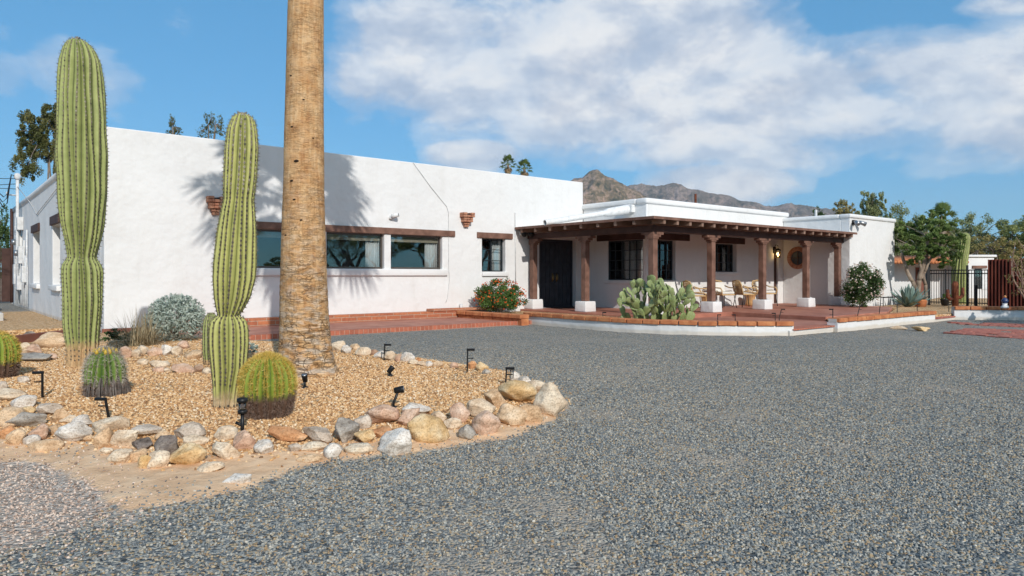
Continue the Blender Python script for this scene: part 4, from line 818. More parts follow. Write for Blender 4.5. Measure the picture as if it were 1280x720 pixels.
# double entry door, panelled, with handles
dm = (dr[0] + dr[1]) / 2
for s in (0, 1):
    a, b_ = (dr[0] + .06, dm - .004) if s == 0 else (dm + .004, dr[1] - .06); mb = MB(); pb(mb, F0, a, b_, 0.20, 0.26, FZ + .03, 2.36)
    nb = 4
    for k in range(nb):
        x0 = a + .03 + (b_ - a - .06) * k / nb; x1 = x0 + (b_ - a - .06) / nb - .025
        for (z0, z1) in ((FZ + .12, .95), (1.0, 1.6), (1.65, 2.28)): pb(mb, F0, x0, x1, 0.182, 0.201, z0, z1)
    d_ = mb.build('door', M['doorpaint'], house); bevel(d_, 0.006, 2)
    hx = dm + (-.09 if s == 0 else .09); mb = MB(); pb(mb, F0, hx - .022, hx + .022, 0.172, 0.181, 1.05, 1.33); q = Vector((hx, YW + .172, 0)); mb.tube([q + Vector((0, 0, 1.09)), q + Vector((0, -.05, 1.12)), q + Vector((0, -.055, 1.2)), q + Vector((0, -.05, 1.27)), q + Vector((0, 0, 1.3))], 0.012, 8); mb.build('handle', M['brass'], d_, True)
mb = MB(); pb(mb, F0, dr[0] + .003, dr[0] + .058, .16, .30, FZ, 2.415); pb(mb, F0, dr[1] - .058, dr[1] - .003, .16, .30, FZ, 2.415); pb(mb, F0, dr[0] + .058, dr[1] - .058, .16, .30, 2.362, 2.415); pb(mb, F0, dr[0] + .003, dr[1] - .003, 0.12, .30, FZ + .002, FZ + .028); mb.build('door_frame', M['doorpaint'], house)
# round brick-ringed window on the right block's porch side
cy_, cz_ = 13.5, 1.90; mb = MB(); nB = 36
for k in range(nB):
    t0, t1 = 2 * math.pi * (k + .06) / nB, 2 * math.pi * (k + .94) / nB; q = [(0.26, t0), (0.41, t0), (0.41, t1), (0.26, t1)]; f = [(XB - .05, cy_ + r_ * math.cos(a_), cz_ + r_ * math.sin(a_)) for r_, a_ in q]; bk = [(XB + .0, p[1], p[2]) for p in f]
    mb.face(f)
    for i in range(4): mb.face([f[i], f[(i+1) % 4], bk[(i+1) % 4], bk[i]])
wn = mb.build('round_window', M['oldbrick'], house); mb = MB()
ring = [(XB - .012, cy_ + .262 * math.cos(2*math.pi*k/32), cz_ + .262 * math.sin(2*math.pi*k/32)) for k in range(32)]; mb.face(ring); mb.build('pane', M['doorpaint'], wn)
mb = MB(); mb.b2((XB - .03, cy_ - .245, cz_ - .015), (XB - .013, cy_ + .245, cz_ + .015)); mb.b2((XB - .03, cy_ - .015, cz_ - .245), (XB - .013, cy_ + .015, cz_ - .016)); mb.b2((XB - .03, cy_ - .015, cz_ + .016), (XB - .013, cy_ + .015, cz_ + .245)); mb.build('frame', M['dkbrown'], wn)

# brick corbel sconces on the front wall
for (px, py, nm) in ((581.5, 275, 'x'), (268.5, 257.5, 'y')):
    c = onY(px, py, YW); mb = MB(); z = c.z + .21
    for row, (hw, pr) in enumerate(((.20, .22), (.20, .22), (.16, .18), (.16, .18), (.10, .12), (.08, .09))):
        z -= .07; nb = 3 if hw > .12 else 2
        for k in range(nb):
            xa = c.x - hw + 2 * hw * k / nb
            if row == 0 and k == 1: continue
            mb.box((xa + hw / nb, YW - pr / 2, z + .034), (2 * hw / nb - .008, pr, .062))
    s_ = mb.build('brick_sconce', M['oldbrick'], house); bevel(s_, 0.006, 1); mb = MB(); mb.box((c.x, YW - .10, c.z + .13), (.11, .12, .10)); mb.build('lamp_box', M['black'], s_)
# conduits on the front wall
def cond(pts, r, mat='greywhite'): mb = MB(); mb.tube([onY(x, y, YW) + Vector((0, -r * 1.6, 0)) for x, y in pts], r, 6); mb.build('conduit', M[mat], house, True)
cond([(516, 203), (540, 236), (558, 258), (560.5, 266), (560.5, 330), (561.5, 350), (559, 372), (557, 378)], 0.010); cond([(643.5, 266), (644, 355)], 0.016)
cond([(574.5, 380), (574.5, 388)], 0.05)

# ---------------------------------------------------------------- porch
XR, YR = 14.5, 11.9; ZP = 2.20
posts = [onY(889, 300, YR).x, onY(953, 300, YR).x, onY(1007.5, 300, YR).x, 24.42]; PL_ = [(XR, YR)] + [(x, YR) for x in posts] + [(XR, 14.35), (XR, 16.62)]
def post(x, y, along):
    mb = MB(); mb.b2((x - .088, y - .088, FZ + .30), (x + .088, y + .088, ZP)); p = mb.build('porch_post', M['brown'], house); bevel(p, 0.012, 2)
    mb = MB(); hw = .22
    for (z0, z1, h_, hd) in ((ZP, ZP + .05, .112, .102), (ZP + .05, ZP + .11, .20, .102), (ZP + .11, ZP + .18, .31, .102)):
        ax, ay = (h_, hd) if 'x' in along else (hd, h_)
        if along == 'xy': mb.b2((x - hd, y - hd, z0), (x + h_, y + hd, z1)); mb.b2((x - hd + .003, y + hd, z0 + .001), (x + hd - .003, y + h_, z1 - .001))
        elif along == 'x-': mb.b2((x - h_, y - hd, z0), (x + hd, y + hd, z1))
        elif along == 'y-': mb.b2((x - hd, y - h_, z0), (x + hd, y + .12, z1))
        else: mb.b2((x - ax, y - ay, z0), (x + ax, y + ay, z1))
    c = mb.build('capital', M['brown'], p); bevel(c, 0.01, 2)
    mb = MB(); mb.box((x, y, FZ + .15), (.44, .44, .30), None, 0, None, .96); c = mb.build('base_block', M['stucco'], p); bevel(c, 0.025, 3); smooth_angle(c)
post(XR, YR, 'xy')
for x in posts[:3]: post(x, YR, 'x')
post(posts[3], YR, 'x-'); post(XR, 14.35, 'y'); post(XR, 16.60, 'y-')
EX, EY, EZ = 13.9, 11.38, 2.675; RW = 2.86                          # eave lines; the deck falls towards them
mb = MB()
for (poly) in ([(EX, EY, EZ), (XB + .02, EY, EZ), (XB + .02, YP - .003, RW), (X1 - .003, YP - .003, RW)], [(EX, EY, EZ), (X1 - .003, YP - .003, RW), (X1 - .003, YW - .003, RW), (EX, YW - .003, EZ)]):
    up = [(p[0], p[1], p[2] + .05) for p in poly]; mb.face(up, 1); mb.face(poly[::-1], 0)
    for i in range(4):
        j = (i + 1) % 4; mb.face([poly[i], poly[j], up[j], up[i]], 0)
pr_ = mb.build('porch_roof', [M['brown'], M['roofcoat']], house)
mb = MB(); mb.b2((EX - .02, EY - .02, EZ - .012), (XB + .03, EY - .001, EZ + .058)); mb.b2((EX - .02, EY - .0005, EZ - .012), (EX - .001, 16.75, EZ + .058)); mb.build('fascia', M['brown'], pr_)
mb = MB(); mb.b2((XR - .09, YR - .09, ZP + .185), (XB - .004, YR + .09, ZP + .355)); mb.b2((XR - .085, YR + .0905, ZP + .185), (XR + .085, YW - .004, ZP + .354)); b0 = mb.build('porch_beam', M['dkbrown'], house); bevel(b0, 0.01, 2)
nr = 20
for k in range(nr):
    x = XR - .15 + (XB - .25 - XR + .15) * k / (nr - 1); mb = MB(); f_ = min(1, (x - EX) / (X1 - EX)) * .98; y1 = EY + (YP - EY) * f_
    mb.beam((x, EY + .02, EZ - .062), (x, y1, EZ - .062 + (RW - EZ) * f_), .09, .115); mb.build('rafter', M['rafter'], pr_)
for k in range(8):
    y = 12.05 + (16.5 - 12.05) * k / 7; mb = MB(); f_ = min(1, (y - EY) / (YP - EY)) * .98; mb.beam((EX + .02, y, EZ - .062), (EX + (X1 - EX) * f_, y, EZ - .062 + (RW - EZ) * f_), .09, .115); mb.build('rafter', M['rafter'], pr_)
# white drain pipe (canale) from the parapet over the porch roof
a = Vector((X1 + .05, 14.75, 3.33)); b_ = Vector((13.62, 15.1, 2.76)); mb = MB(); d = (b_ - a).normalized(); s = d.cross(Vector((0, 0, 1))).normalized()
mb.tube([a, a + (b_ - a) * .28, a + (b_ - a) * .34, b_], [.155, .135, .085, .08], 14, 0, False); mb.tube([a + (b_ - a) * .3, b_ - d * .001], [.07, .068], 14, 0, False); o = mb.build('drain_pipe', M['whitepaint'], house, True)
mb = MB(); mb.box((X1 - .07, 14.75, 3.32), (.16, .40, .24)); o = mb.build('scupper_box', M['whitepaint'], house); bevel(o, .02, 2)

# ---------------------------------------------------------------- fixtures fixed to the walls (things)
c = onY(967, 316, YP); t = thing('wall_lamp', 'lit brass lantern on the porch wall beside the narrow brown door', 'wall lamp', (c.x, YP, c.z))
mb = MB(); mb.tube([(c.x, YP - .01, c.z + .12), (c.x, YP - .09, c.z + .30), (c.x, YP - .17, c.z + .26), (c.x, YP - .17, c.z + .14)], .013, 8); mb.box((c.x, YP - .012, c.z + .10), (.09, .022, .24)); mb.lathe((c.x, YP - .17, c.z + .02), [(.02, .14), (.10, .09), (.115, .06), (.10, .05)], 12); mb.build('bracket', M['black'], t, True)
mb = MB(); mb.lathe((c.x, YP - .17, c.z - .17), [(.07, 0), (.085, .1), (.095, .21)], 12); mb.build('glass_shade', M['glass2'], t, True)
mb = MB(); mb.lathe((c.x, YP - .17, c.z - .12), [(.01, 0), (.035, .04), (.03, .09), (.012, .13)], 10); mb.build('bulb', M['bulb'], t, True)
mb = MB(); mb.lathe((c.x, YP - .17, c.z - .20), [(.03, 0), (.095, .015), (.095, .035), (.03, .05)], 12)
for k in range(6): a_ = k * math.pi / 3; mb.tube([(c.x + .088 * math.cos(a_), YP - .17 + .088 * math.sin(a_), c.z - .17), (c.x + .1 * math.cos(a_), YP - .17 + .1 * math.sin(a_), c.z + .06)], .007, 4)
mb.build('cage', M['brass'], t, True)
pl = bpy.data.lights.new('lamp_glow', 'POINT'); pl.energy = 6; pl.color = (1, .68, .32); pl.shadow_soft_size = .05; po = bpy.data.objects.new('lamp_glow', pl); COL.objects.link(po); po.location = (0, -.17, -.06); po.parent = t
def twin_flood(P, n, label, mats, s=1.0, heads=(-.1, .1)):
    P = Vector(P); n = Vector(n); sd = n.cross(Vector((0, 0, 1))); t = thing('flood_light', label, 'security light', P, None); mb = MB(); mb.lathe(P + n * .001, [(.06*s, -.06*s), (.065*s, 0), (.06*s, .06*s)], 10); mb.build('junction_box', M[mats[1]], t, True)
    for h in heads:
        a = P + n * .05 * s; b = P + n * .13 * s + sd * h * s + Vector((0, 0, -.01)); e = b + (n * .09 + sd * h * .5 + Vector((0, 0, -.05))) * s; mb = MB(); mb.tube([a, b], .014 * s, 6); mb.tube([b - (e - b) * .5, b, e], [.035 * s, .055 * s, .062 * s], 10); o = mb.build('lamp_head', M[mats[0]], t, True)
c = onY(490, 271, YW); t = thing('security_camera', 'white bullet camera on the wall above the picture windows', 'camera', (c.x, YW, c.z)); mb = MB(); mb.lathe((c.x - .05, YW - .03, c.z - .02), [(.05, -.05), (.055, 0), (.04, .05)], 10); mb.tube([(c.x - .05, YW - .05, c.z), (c.x, YW - .12, c.z + .02)], .02, 8); mb.build('mount', M['whitepaint'], t, True); mb = MB(); mb.tube([(c.x - .06, YW - .08, c.z + .0), (c.x + .08, YW - .20, c.z + .05)], [.055, .06], 12); mb.build('housing', M['whitepaint'], t, True); mb = MB(); mb.tube([(c.x + .081, YW - .2009, c.z + .0503), (c.x + .084, YW - .2035, c.z + .0515)], [.048, .048], 12); mb.build('lens', M['black'], t, True)
c = onY(651, 291, YW); twin_flood((c.x, YW - .02, c.z), (0, -1, 0), 'black and white floodlight at the left end of the porch roof', ('black', 'whitepaint'), 1.35, (-.12, .06))
c = onY(1066, 278, YB); twin_flood((c.x, YB - .02, c.z), (0, -1, 0), 'dark twin spotlight high on the right white block', ('steel', 'black'), 1.3, (-.16, .12))
c = onY(559, 374, YW); 

# ---------------------------------------------------------------- electric service on the left wall
LX = X0 - .06
def lp(px, py): return onX(px, py, X0)
ym = lp(28, 300).y
t = thing('electric_service', 'white painted electric mast, meters and conduits on the left wall', 'electric meter', (X0, ym, 0))
mz = 5.05; mb = MB(); mb.tube([(LX - .1, ym, .3), (LX - .1, ym, mz)], .055, 10); mb.lathe((LX - .1, ym, mz), [(.06, -.1), (.11, -.03), (.12, .05), (.09, .14), (.01, .17)], 10); mb.tube([(LX - .1, ym, mz - .7), (LX - .42, ym - .1, mz - .7)], .03, 6); mb.lathe((LX - .42, ym - .1, mz - .74), [(.03, 0), (.06, .04), (.03, .08), (.06, .12), (.02, .15)], 8); mb.build('mast', M['greywhite'], t, True)
for q, (o1, dz) in enumerate(((-.5, -.75), (-.75, -.95), (-1.0, -.6))): mb = MB(); mb.tube([(LX - .12, ym, mz + .02), (LX - .3, ym - .1, mz + .08), (LX - .45, ym + o1 * .5, mz + dz - .1), (LX - .6, ym + o1, mz + dz - .28), (LX - .95, ym + o1 * .6 + .3, mz - .28 + dz * .2)], .018, 5); mb.build('drip_loop', M['black'], t, True)
k = 0
for (dy, z0, z1, wy, dx) in ((0.3, 1.9, 2.8, .5, .2), (-.9, 1.7, 2.35, .4, .22), (-1.9, 1.0, 1.6, .35, .2), (1.2, .9, 1.7, .5, .2), (-.2, 3.0, 3.5, .45, .2), (-.3, .7, 1.25, .5, .22), (.9, 2.2, 2.75, .4, .18)):
    mb = MB(); mb.box((X0 - dx / 2, ym + dy, (z0 + z1) / 2), (dx, wy, z1 - z0)); o = mb.build('meter_box', M['greywhite'], t); bevel(o, .02, 2)
    if k in (0, 1): mb = MB(); mb.tube([(X0 - dx, ym + dy, z1 - .25), (X0 - dx - .12, ym + dy, z1 - .25)], [.12, .10], 12); mb.build('meter', M['steel'], o, True)
    k += 1
for k in range(11):
    y = ym - 2.3 + k * .42 + uni(-.1, .1); zt = uni(1.4, 3.6); mb = MB(); w = uni(-.5, .5); mb.tube([(X0 - .05, y, .1), (X0 - .05, y, zt * .5), (X0 - .07, y + w * .3, zt * .6), (X0 - .06, y + w, zt)], uni(.02, .04), 6); mb.build('conduit', M['greywhite'], t, True)
mb = MB(); mb.tube([(LX - .1, ym, 4.7), (LX + .03, ym - 3, 3.85), (LX + .03, ym - 5, 3.3), (LX + .03, ym - 8, 3.55), (LX + .02, ym - 11, 3.8)], .015, 5); mb.build('cable', M['greywhite'], t, True)
y2 = lp(17.5, 300).y; mb = MB(); mb.tube([(X0 - .08, y2, .1), (X0 - .08, y2, 4.1)], .06, 8); tag(mb.build('downspout', M['dkbrown'], None, True), 'brown downspout at the far left corner of the house', 'downspout')
for k, (dz, sag) in enumerate(((-.05, .5), (-.25, .9), (-.45, .4))):
    a = Vector((LX - .1, ym, mz + dz)); b_ = Vector((-14, ym + 6 + k * 3, 6.2 + k * .3)); mb = MB(); mb.tube([a + (b_ - a) * (i / 14) - Vector((0, 0, sag * 4 * (i / 14) * (1 - i / 14))) for i in range(15)], .012, 4); tag(mb.build('overhead_wire', M['black'], None, True), ('lowest', 'middle', 'topmost')[2 - k] + ' overhead wire running left from the electric mast', 'wire', 'overhead wires')

# ================================================================ PATIO, STEPS, PLANTERS
def struct(mb, name, mats, bev=0, kind='structure'):
    o = mb.build(name, mats); o['kind'] = kind
    if bev: bevel(o, bev, 2)
    return o
mb = MB(); mb.b2((4.0, 13.92, -.1), (11.5, 16.42, .08)); struct(mb, 'patio', M['redtile'])
mb = MB(); mb.b2((3.9, 13.78, -.1), (12.0, 13.915, .10)); tag(mb.build('brick_edging', M['brickedge']), 'row of red bricks on edge along the front of the low red patio', 'brick edging')
mb = MB(); mb.b2((4.0, 16.42, .02), (11.6, 16.79, .26)); tag(mb.build('brick_ledge', M['brick']), 'low orange brick ledge along the house wall under the picture windows', 'brick ledge'); bevel(bpy.data.objects['brick_ledge'], .012, 2)
mb = MB(); mb.b2((10.7, 16.40, .262), (12.9, 16.78, .33)); o = mb.build('brick_ledge', M['brick']); tag(o, 'raised end of the brick ledge just left of the lantana bush', 'brick ledge'); bevel(o, .012, 2)
mb = MB()
for k in range(7):
    y0 = 13.62 + k * .40; mb.box((11.62, y0 + .19, .06), (.24, .385, .20)); mb.box((11.60 + uni(-.01, .01), y0 + .19, .215), (.30, .388, .10))
o = mb.build('brick_divider', M['capbrick']); tag(o, 'short terracotta brick wall dividing the low patio from the bush planter', 'brick wall'); bevel(o, .014, 2)
# curved white planter wall with terracotta cap bricks
ARC = [onZ(x, y, 0) for x, y in ((655, 404.5), (675, 406.3), (700, 408.5), (725, 410.7), (750, 412.8), (790, 415.6), (830, 417.6), (870, 418.9), (910, 419.6), (950, 419.8), (992, 419.5))]
def inset(path, d):
    out = []
    for i, p in enumerate(path):
        t_ = (path[min(i + 1, len(path) - 1)] - path[max(i - 1, 0)]); t_.z = 0; t_.normalize(); n = Vector((-t_.y, t_.x, 0)); out.append(p + n * d)
    return out
def resample(path, step):
    L_ = [0]
    for i in range(1, len(path)): L_.append(L_[-1] + (path[i] - path[i-1]).length)
    n = max(1, round(L_[-1] / step)); out = []
    for k in range(n + 1):
        s = L_[-1] * k / n; i = max(j for j in range(len(path)) if L_[j] <= s + 1e-9); i = min(i, len(path) - 2); out.append(path[i].lerp(path[i+1], (s - L_[i]) / max(1e-9, L_[i+1] - L_[i])))
    return out
def strip_wall(mb, path, th, z0, z1):
    ins = inset(path, th); n = len(path); k = len(mb.v)
    for p, q in zip(path, ins): mb.v += [(p.x, p.y, z0), (p.x, p.y, z1), (q.x, q.y, z1), (q.x, q.y, z0)]
    for i in range(n - 1):
        for j in range(4): mb.addf((k + i*4 + j, k + (i+1)*4 + j, k + (i+1)*4 + (j+1) % 4, k + i*4 + (j+1) % 4))
    mb.addf((k, k+1, k+2, k+3)); m_ = k + (n-1)*4; mb.addf((m_+3, m_+2, m_+1, m_))
def capbricks(path, th, z0, step, name='cap_bricks'):
    mb = MB(); R_ = resample(path, step); 
    for a, b in zip(R_, R_[1:]):
        d = (b - a); l = d.length; d.normalize(); n = Vector((-d.y, d.x, 0)); c = (a + b) / 2 + n * (th / 2 - .03) + Vector((0, 0, z0 + .05)); rot = Matrix((d, n, Vector((0, 0, 1)))).transposed() @ Matrix.Rotation(uni(-.02, .02), 3, 'X') @ Matrix.Rotation(uni(-.012, .012), 3, 'Y'); mb.box(c + Vector((0, 0, uni(-.006, .006))), (l - .02, th + .03, .095), rot)
    mo = MB(); return mb
def planter(path, label, th=.24, zt=.20, step=.40):
    t = thing('planter_wall', label, 'garden wall', path[0]); P_ = resample(path, .2); mb = MB(); strip_wall(mb, P_, th, -.12, zt); o = mb.build('wall', M['stucco'], t, weld=True)
    o = capbricks(path, th, zt, step).build('cap_bricks', M['capbrick'], t); bevel(o, .014, 2)
    mb = MB(); strip_wall(mb, inset(P_, .025), th - .05, zt - .01, zt + .08); mb.build('mortar', M['slab'], t)
    return t
planter(ARC, 'curved low white wall capped with terracotta bricks in front of the prickly pear')
W2 = [onZ(1047, 414.5, 0), onZ(1080, 411.4, 0), onZ(1120, 407.2, 0), onZ(1169, 402.3, 0)]
planter(W2, 'straight low white wall with terracotta cap in front of the white flowering bush')
W3_ = [onZ(1193, 399.5, 0), onZ(1230, 400.0, 0), onZ(1280, 400.5, 0), onZ(1330, 401, 0)]
planter(W3_, 'low white wall with brick cap, half in shade, below the rusty fence', .26, .28)
# planter fill and paving levels
arc_in = inset(ARC, .2)
mb = MB(); fill = [(p.x, p.y) for p in arc_in] + [(14.1, 8.0), (14.1, 16.7), (11.75, 16.7), (11.75, 13.9)]; mb.prism(fill, -.1, .16); struct(mb, 'planter_soil', ground.data.materials[0]); bpy.data.objects['planter_soil'].data.attributes.new('bed', 'FLOAT', 'POINT').data.foreach_set('value', [1.0] * len(bpy.data.objects['planter_soil'].data.vertices))
x_e = 17.35
mb = MB(); mb.prism([(14.1, 8.0), (16.0, 8.0), (x_e, 8.6), (x_e, 12.0), (14.1, 12.0)], -.1, .115); struct(mb, 'lower_walk', M['redtile'])
mb = MB(); mb.b2((ARC[-1].x - .1, 7.74, -.1), (W2[0].x + .05, 8.08, .105)); s0 = mb.build('entry_step', M['stucco']); tag(s0, 'low white fronted step with red brick tread in the gap between planter walls', 'step'); mb = MB(); mb.b2((ARC[-1].x - .02, 7.70, .106), (W2[0].x + .0, 8.09, .135)); mb.build('brick_tread', M['brickedge'], s0)
mb = MB(); mb.prism([(14.12, 11.66), (x_e + .35, 11.66), (x_e, 8.75), (21.3, 8.9), (24.69, 10.2), (24.69, 14.09), (16.86, 14.09), (16.86, 16.79), (14.12, 16.79)], .0, FZ); struct(mb, 'porch_floor', M['redtile'], .012)
mb = MB(); mb.prism([(x_e + .02, 8.74), (x_e - .6, 8.3), (W2[0].x + .2, W2[0].y + .2), (W2[1].x + .1, W2[1].y + .2), (W2[3].x, W2[3].y + .2), (30, 7.4), (34, 4.2), (40, 6), (40, 14), (28.2, 11.4), (24.72, 11.4), (24.72, 10.1), (21.3, 8.88)], -.1, .165); struct(mb, 'planter_soil', ground.data.materials[0]); o = bpy.data.objects['planter_soil.001']; o.data.attributes.new('bed', 'FLOAT', 'POINT').data.foreach_set('value', [1.0] * len(o.data.vertices))
e0, e1 = W2[3], W3_[0]
mb = MB(); d = (e1 - e0); n = Vector((-d.y, d.x, 0)).normalized(); mb.prism([(e0.x, e0.y), (e1.x, e1.y), ((e1 + n * .9).x, (e1 + n * .9).y), ((e0 + n * .9).x, (e0 + n * .9).y)], -.1, .07); s0 = mb.build('entry_step', M['stucco']); tag(s0, 'far white step with brick tread leading to the iron gate', 'step'); mb = MB(); n2 = n * -.03; mb.prism([((e0 + n2).x, (e0 + n2).y), ((e1 + n2).x, (e1 + n2).y), ((e1 + n * .9).x, (e1 + n * .9).y), ((e0 + n * .9).x, (e0 + n * .9).y)], .072, .105); mb.build('brick_tread', M['paver'], s0)
# red pavers set in the gravel on the right
mb = MB()
def pave(a, b, c, d, nrow, ncol):
    A, B, C_, D_ = [onZ(x, y, 0) for x, y in (a, b, c, d)]
    for i in range(nrow):
        for j in range(ncol):
            if rnd() < .05: continue
            o_ = (.5 if i % 2 else 0)
            def q(u, v): return A.lerp(B, u).lerp(D_.lerp(C_, u), v)
            u0, u1 = (j + o_) / (ncol + .5) + .004, (j + 1 + o_) / (ncol + .5) - .004; v0, v1 = i / nrow + .012, (i + 1) / nrow - .012; z0 = .018 + uni(0, .012)
            p = [q(u0, v0), q(u1, v0), q(u1, v1), q(u0, v1)]; mb.prism([(k_.x, k_.y) for k_ in p], -.05, z0)
pave((1183, 403.2), (1330, 407), (1330, 411.5), (1205, 406.5), 4, 9); pave((1206, 411.5), (1335, 414), (1320, 428), (1178, 416.5), 7, 9)
o = struct(mb, 'paver_path', M['paver'], .006)
# left terrace: rust brown boards and a pale slab beside the side wall
def board(pts, h, th, label, z=0):
    mb = MB(); P_ = [Vector((p.x, p.y, gz(p.x, p.y) - .05)) for p in pts]
    for a, b in zip(P_, P_[1:]):
        d = b - a; L_ = d.length; zz = max(a.z, b.z); d.z = 0; d.normalize(); nn = Vector((-d.y, d.x, 0)); mb.box((a + b) / 2 + Vector((0, 0, h / 2)), (L_ + th * .9, th, h), Matrix((d, nn, Vector((0, 0, 1)))).transposed())
    o = mb.build('timber_edging', M['oldwood']); tag(o, label, 'timber edging'); bevel(o, .01, 1); return o
board([Vector((-.5, 13.2, 0)), Vector((1.1, 14.6, 0)), Vector((2.6, 16.2, 0))], .20, .08, 'rust brown edging board rising towards the house corner behind the beige boulder')
board([Vector((2.8, 16.70, 0)), Vector((4.0, 16.70, 0))], .17, .07, 'rust brown edging board along the foot of the house behind the silver bush')
mb = MB(); mb.prism([(-3, 17), (2.6, 17), (2.6, 20), (-3, 18.2)], -.05, .18); s0 = mb.build('terrace', ground.data.materials[0]); s0['kind'] = 'structure'; s0.data.attributes.new('bed', 'FLOAT', 'POINT').data.foreach_set('value', [1.0] * len(s0.data.vertices))
mb = MB(); mb.b2((-2.5, 24, -.1), (1.6, 27, .22)); struct(mb, 'concrete_slab', M['slab'], .02)
mb = MB(); mb.b2((-3, 31, -.1), (1.9, 33.2, .38)); struct(mb, 'brick_step', M['paver'], .02)
# ================================================================ PATH LIGHTS
def path_light(loc, h, label, face, lean=(0, 0), lantern=True, group='black path lights'):
    """slim stake with a short arm; 'face' is the direction the arm points"""
    loc = Vector(loc); t = thing('path_light', label, 'path light', loc, group); f = Vector(face).normalized(); top = loc + Vector((lean[0], lean[1], h)); w = .011
    mb = MB(); mb.tube([loc + Vector((0, 0, -.08)), loc, top], w, 4); mb.build('stake', M['black'], t)
    mb = MB(); a = top - Vector((0, 0, .012)); mb.tube([a - f * .012, a + f * .085], [.014, .014], 4); mb.build('lamp_arm', M['black'], t)
    b = loc.lerp(top, .60); mb = MB(); mb.tube([b, b + f * .07], .006, 4); mb.build('bracket', M['black'], t)
    if lantern:
        c = a + f * .055; mb = MB(); mb.lathe(c + Vector((0, 0, -.105)), [(.020, 0), (.022, .09)], 8); mb.build('glass_shade', M['glass2'], t, True)
    return t
def scr(px): return RT if px > 0 else -RT
PLS = [((53, 497), 464, (-1, -.2), (0, 0), 'leftmost path light, its arm pointing left, beside the white quartz stone', False),
 ((136, 523), 497, (-1, 0), (-.03, .0), 'leaning path light in front of the small green barrel cactus', False),
 ((480, 451), 430, (1, 0), (.012, 0), 'path light at the back edge of the bed nearest the palm trunk', False),
 ((584, 466), 436, (1, 0), (.005, 0), 'tallest path light standing by the back edge of the bed', False),
 ((632, 482), 459, (1, 0), (.01, 0), 'glass lantern path light at the right end of the bed by the ochre boulder', True)]
for (bx, by), ty, dr_, ln, lab, gl in PLS:
    g = gnd(bx, by); D = g.xy.dot(FW.xy); h = (by - ty) / FPX * D; path_light(g, h, lab, RT * dr_[0] + FW * dr_[1], (RT.x * ln[0], RT.y * ln[0]), gl)
# round lantern facing the viewer
g = gnd(303, 540); D = g.xy.dot(FW.xy); h = 42 / FPX * D; t = thing('path_light', 'round black lantern light in front of the golden barrel cactus', 'path light', g, 'black path lights')
mb = MB(); mb.tube([g + Vector((0, 0, -.06)), g + Vector((0, 0, h * .58))], .014, 8); mb.build('stake', M['black'], t, True); mb = MB(); mb.lathe(g + Vector((0, 0, h * .55)), [(.034, 0), (.036, .02), (.028, .03)], 12); mb.lathe(g + Vector((0, 0, h * .88)), [(.036, 0), (.042, .01), (.040, .03), (.018, .038)], 12); mb.build('lamp_cap', M['black'], t, True)
mb = MB(); mb.lathe(g + Vector((0, 0, h * .60)), [(.026, 0), (.030, h * .28)], 12); mb.build('glass_shade', M['glass2'], t, True); mb = MB(); mb.tube([g + Vector((0, 0, h * .2)) - RT * .0, g + Vector((0, 0, h * .28)) - RT * .05], .012, 6); mb.build('bracket', M['black'], t, True)
def spot(px, py, h, aim, label, tilt=0):
    g = gnd(px, py); t = thing('spotlight', label, 'spotlight', g, 'black spotlights in the bed'); aim = Vector(aim).normalized(); k = g + Vector((0, 0, h)) + RT * tilt
    mb = MB(); mb.tube([g + Vector((0, 0, -.06)), g + Vector((0, 0, h * .3)), k], .012, 7); mb.lathe(g, [(.035, -.01), (.035, .012), (.015, .02)], 10); mb.build('stake', M['black'], t, True)
    mb = MB(); mb.tube([k - aim * .042, k - aim * .038, k + aim * .03, k + aim * .045], [.014, .026, .031, .031], 12); mb.build('lamp_head', M['black'], t, True); mb = MB(); mb.tube([k + aim * .0455, k + aim * .047], [.026, .026], 12); mb.build('lens', M['steel'], t, True)
spot(381, 485, .10, FW * -.5 + Vector((0, 0, 1)), 'small square-headed spotlight at the foot of the palm, right of the golden barrel')
spot(488, 470, .07, RT * .6 + FW * .3 + Vector((0, 0, .8)), 'stubby double spotlight on the pebbles below the palm-side path light')
spot(492, 510, .16, RT * .9 + Vector((0, 0, .15)), 'leaning spotlight behind the reddish pink stone', .045)
# porch side lights
def mini(px, yb, yt, z, dr_, label, tilt=0.0):
    p = onZ(px, yb, z); D = p.xy.dot(FW.xy); path_light(p, (yb - yt) / FPX * D, label, RT * dr_, (RT.x * tilt, RT.y * tilt), False, 'path lights along the porch planters')
mini(753.5, 400, 390, .16, 1, 'lone path light in the planter left of the prickly pear'); mini(897, 401, 393, .16, 1, 'path light on the lower walk right of the prickly pear'); mini(919, 401, 393, .16, -1, 'path light on the lower walk, right one of the pair by the prickly pear')
mini(969, 400, 391, .16, -1, 'shorter path light at the corner near the entry step'); mini(974, 397, 386, .20, 1, 'leaning path light at the corner near the entry step', .06); mini(1041, 405, 386, .16, -1, 'path light at the right end of the entry step')
mini(1072, 394, 382, .20, 1, 'path light in front of the white flowering bush', .06); mini(1099, 392, 371, .20, 1, 'tall path light right of the white flowering bush', .05); mini(1121.5, 391, 379.5, .2, .4, 'path light in front of the agave'); mini(1146.5, 390, 379.5, .2, .4, 'path light in front of the two-stemmed tree'); mini(1186, 392, 380, .12, .3, 'path light by the far step near the rusty cactus')
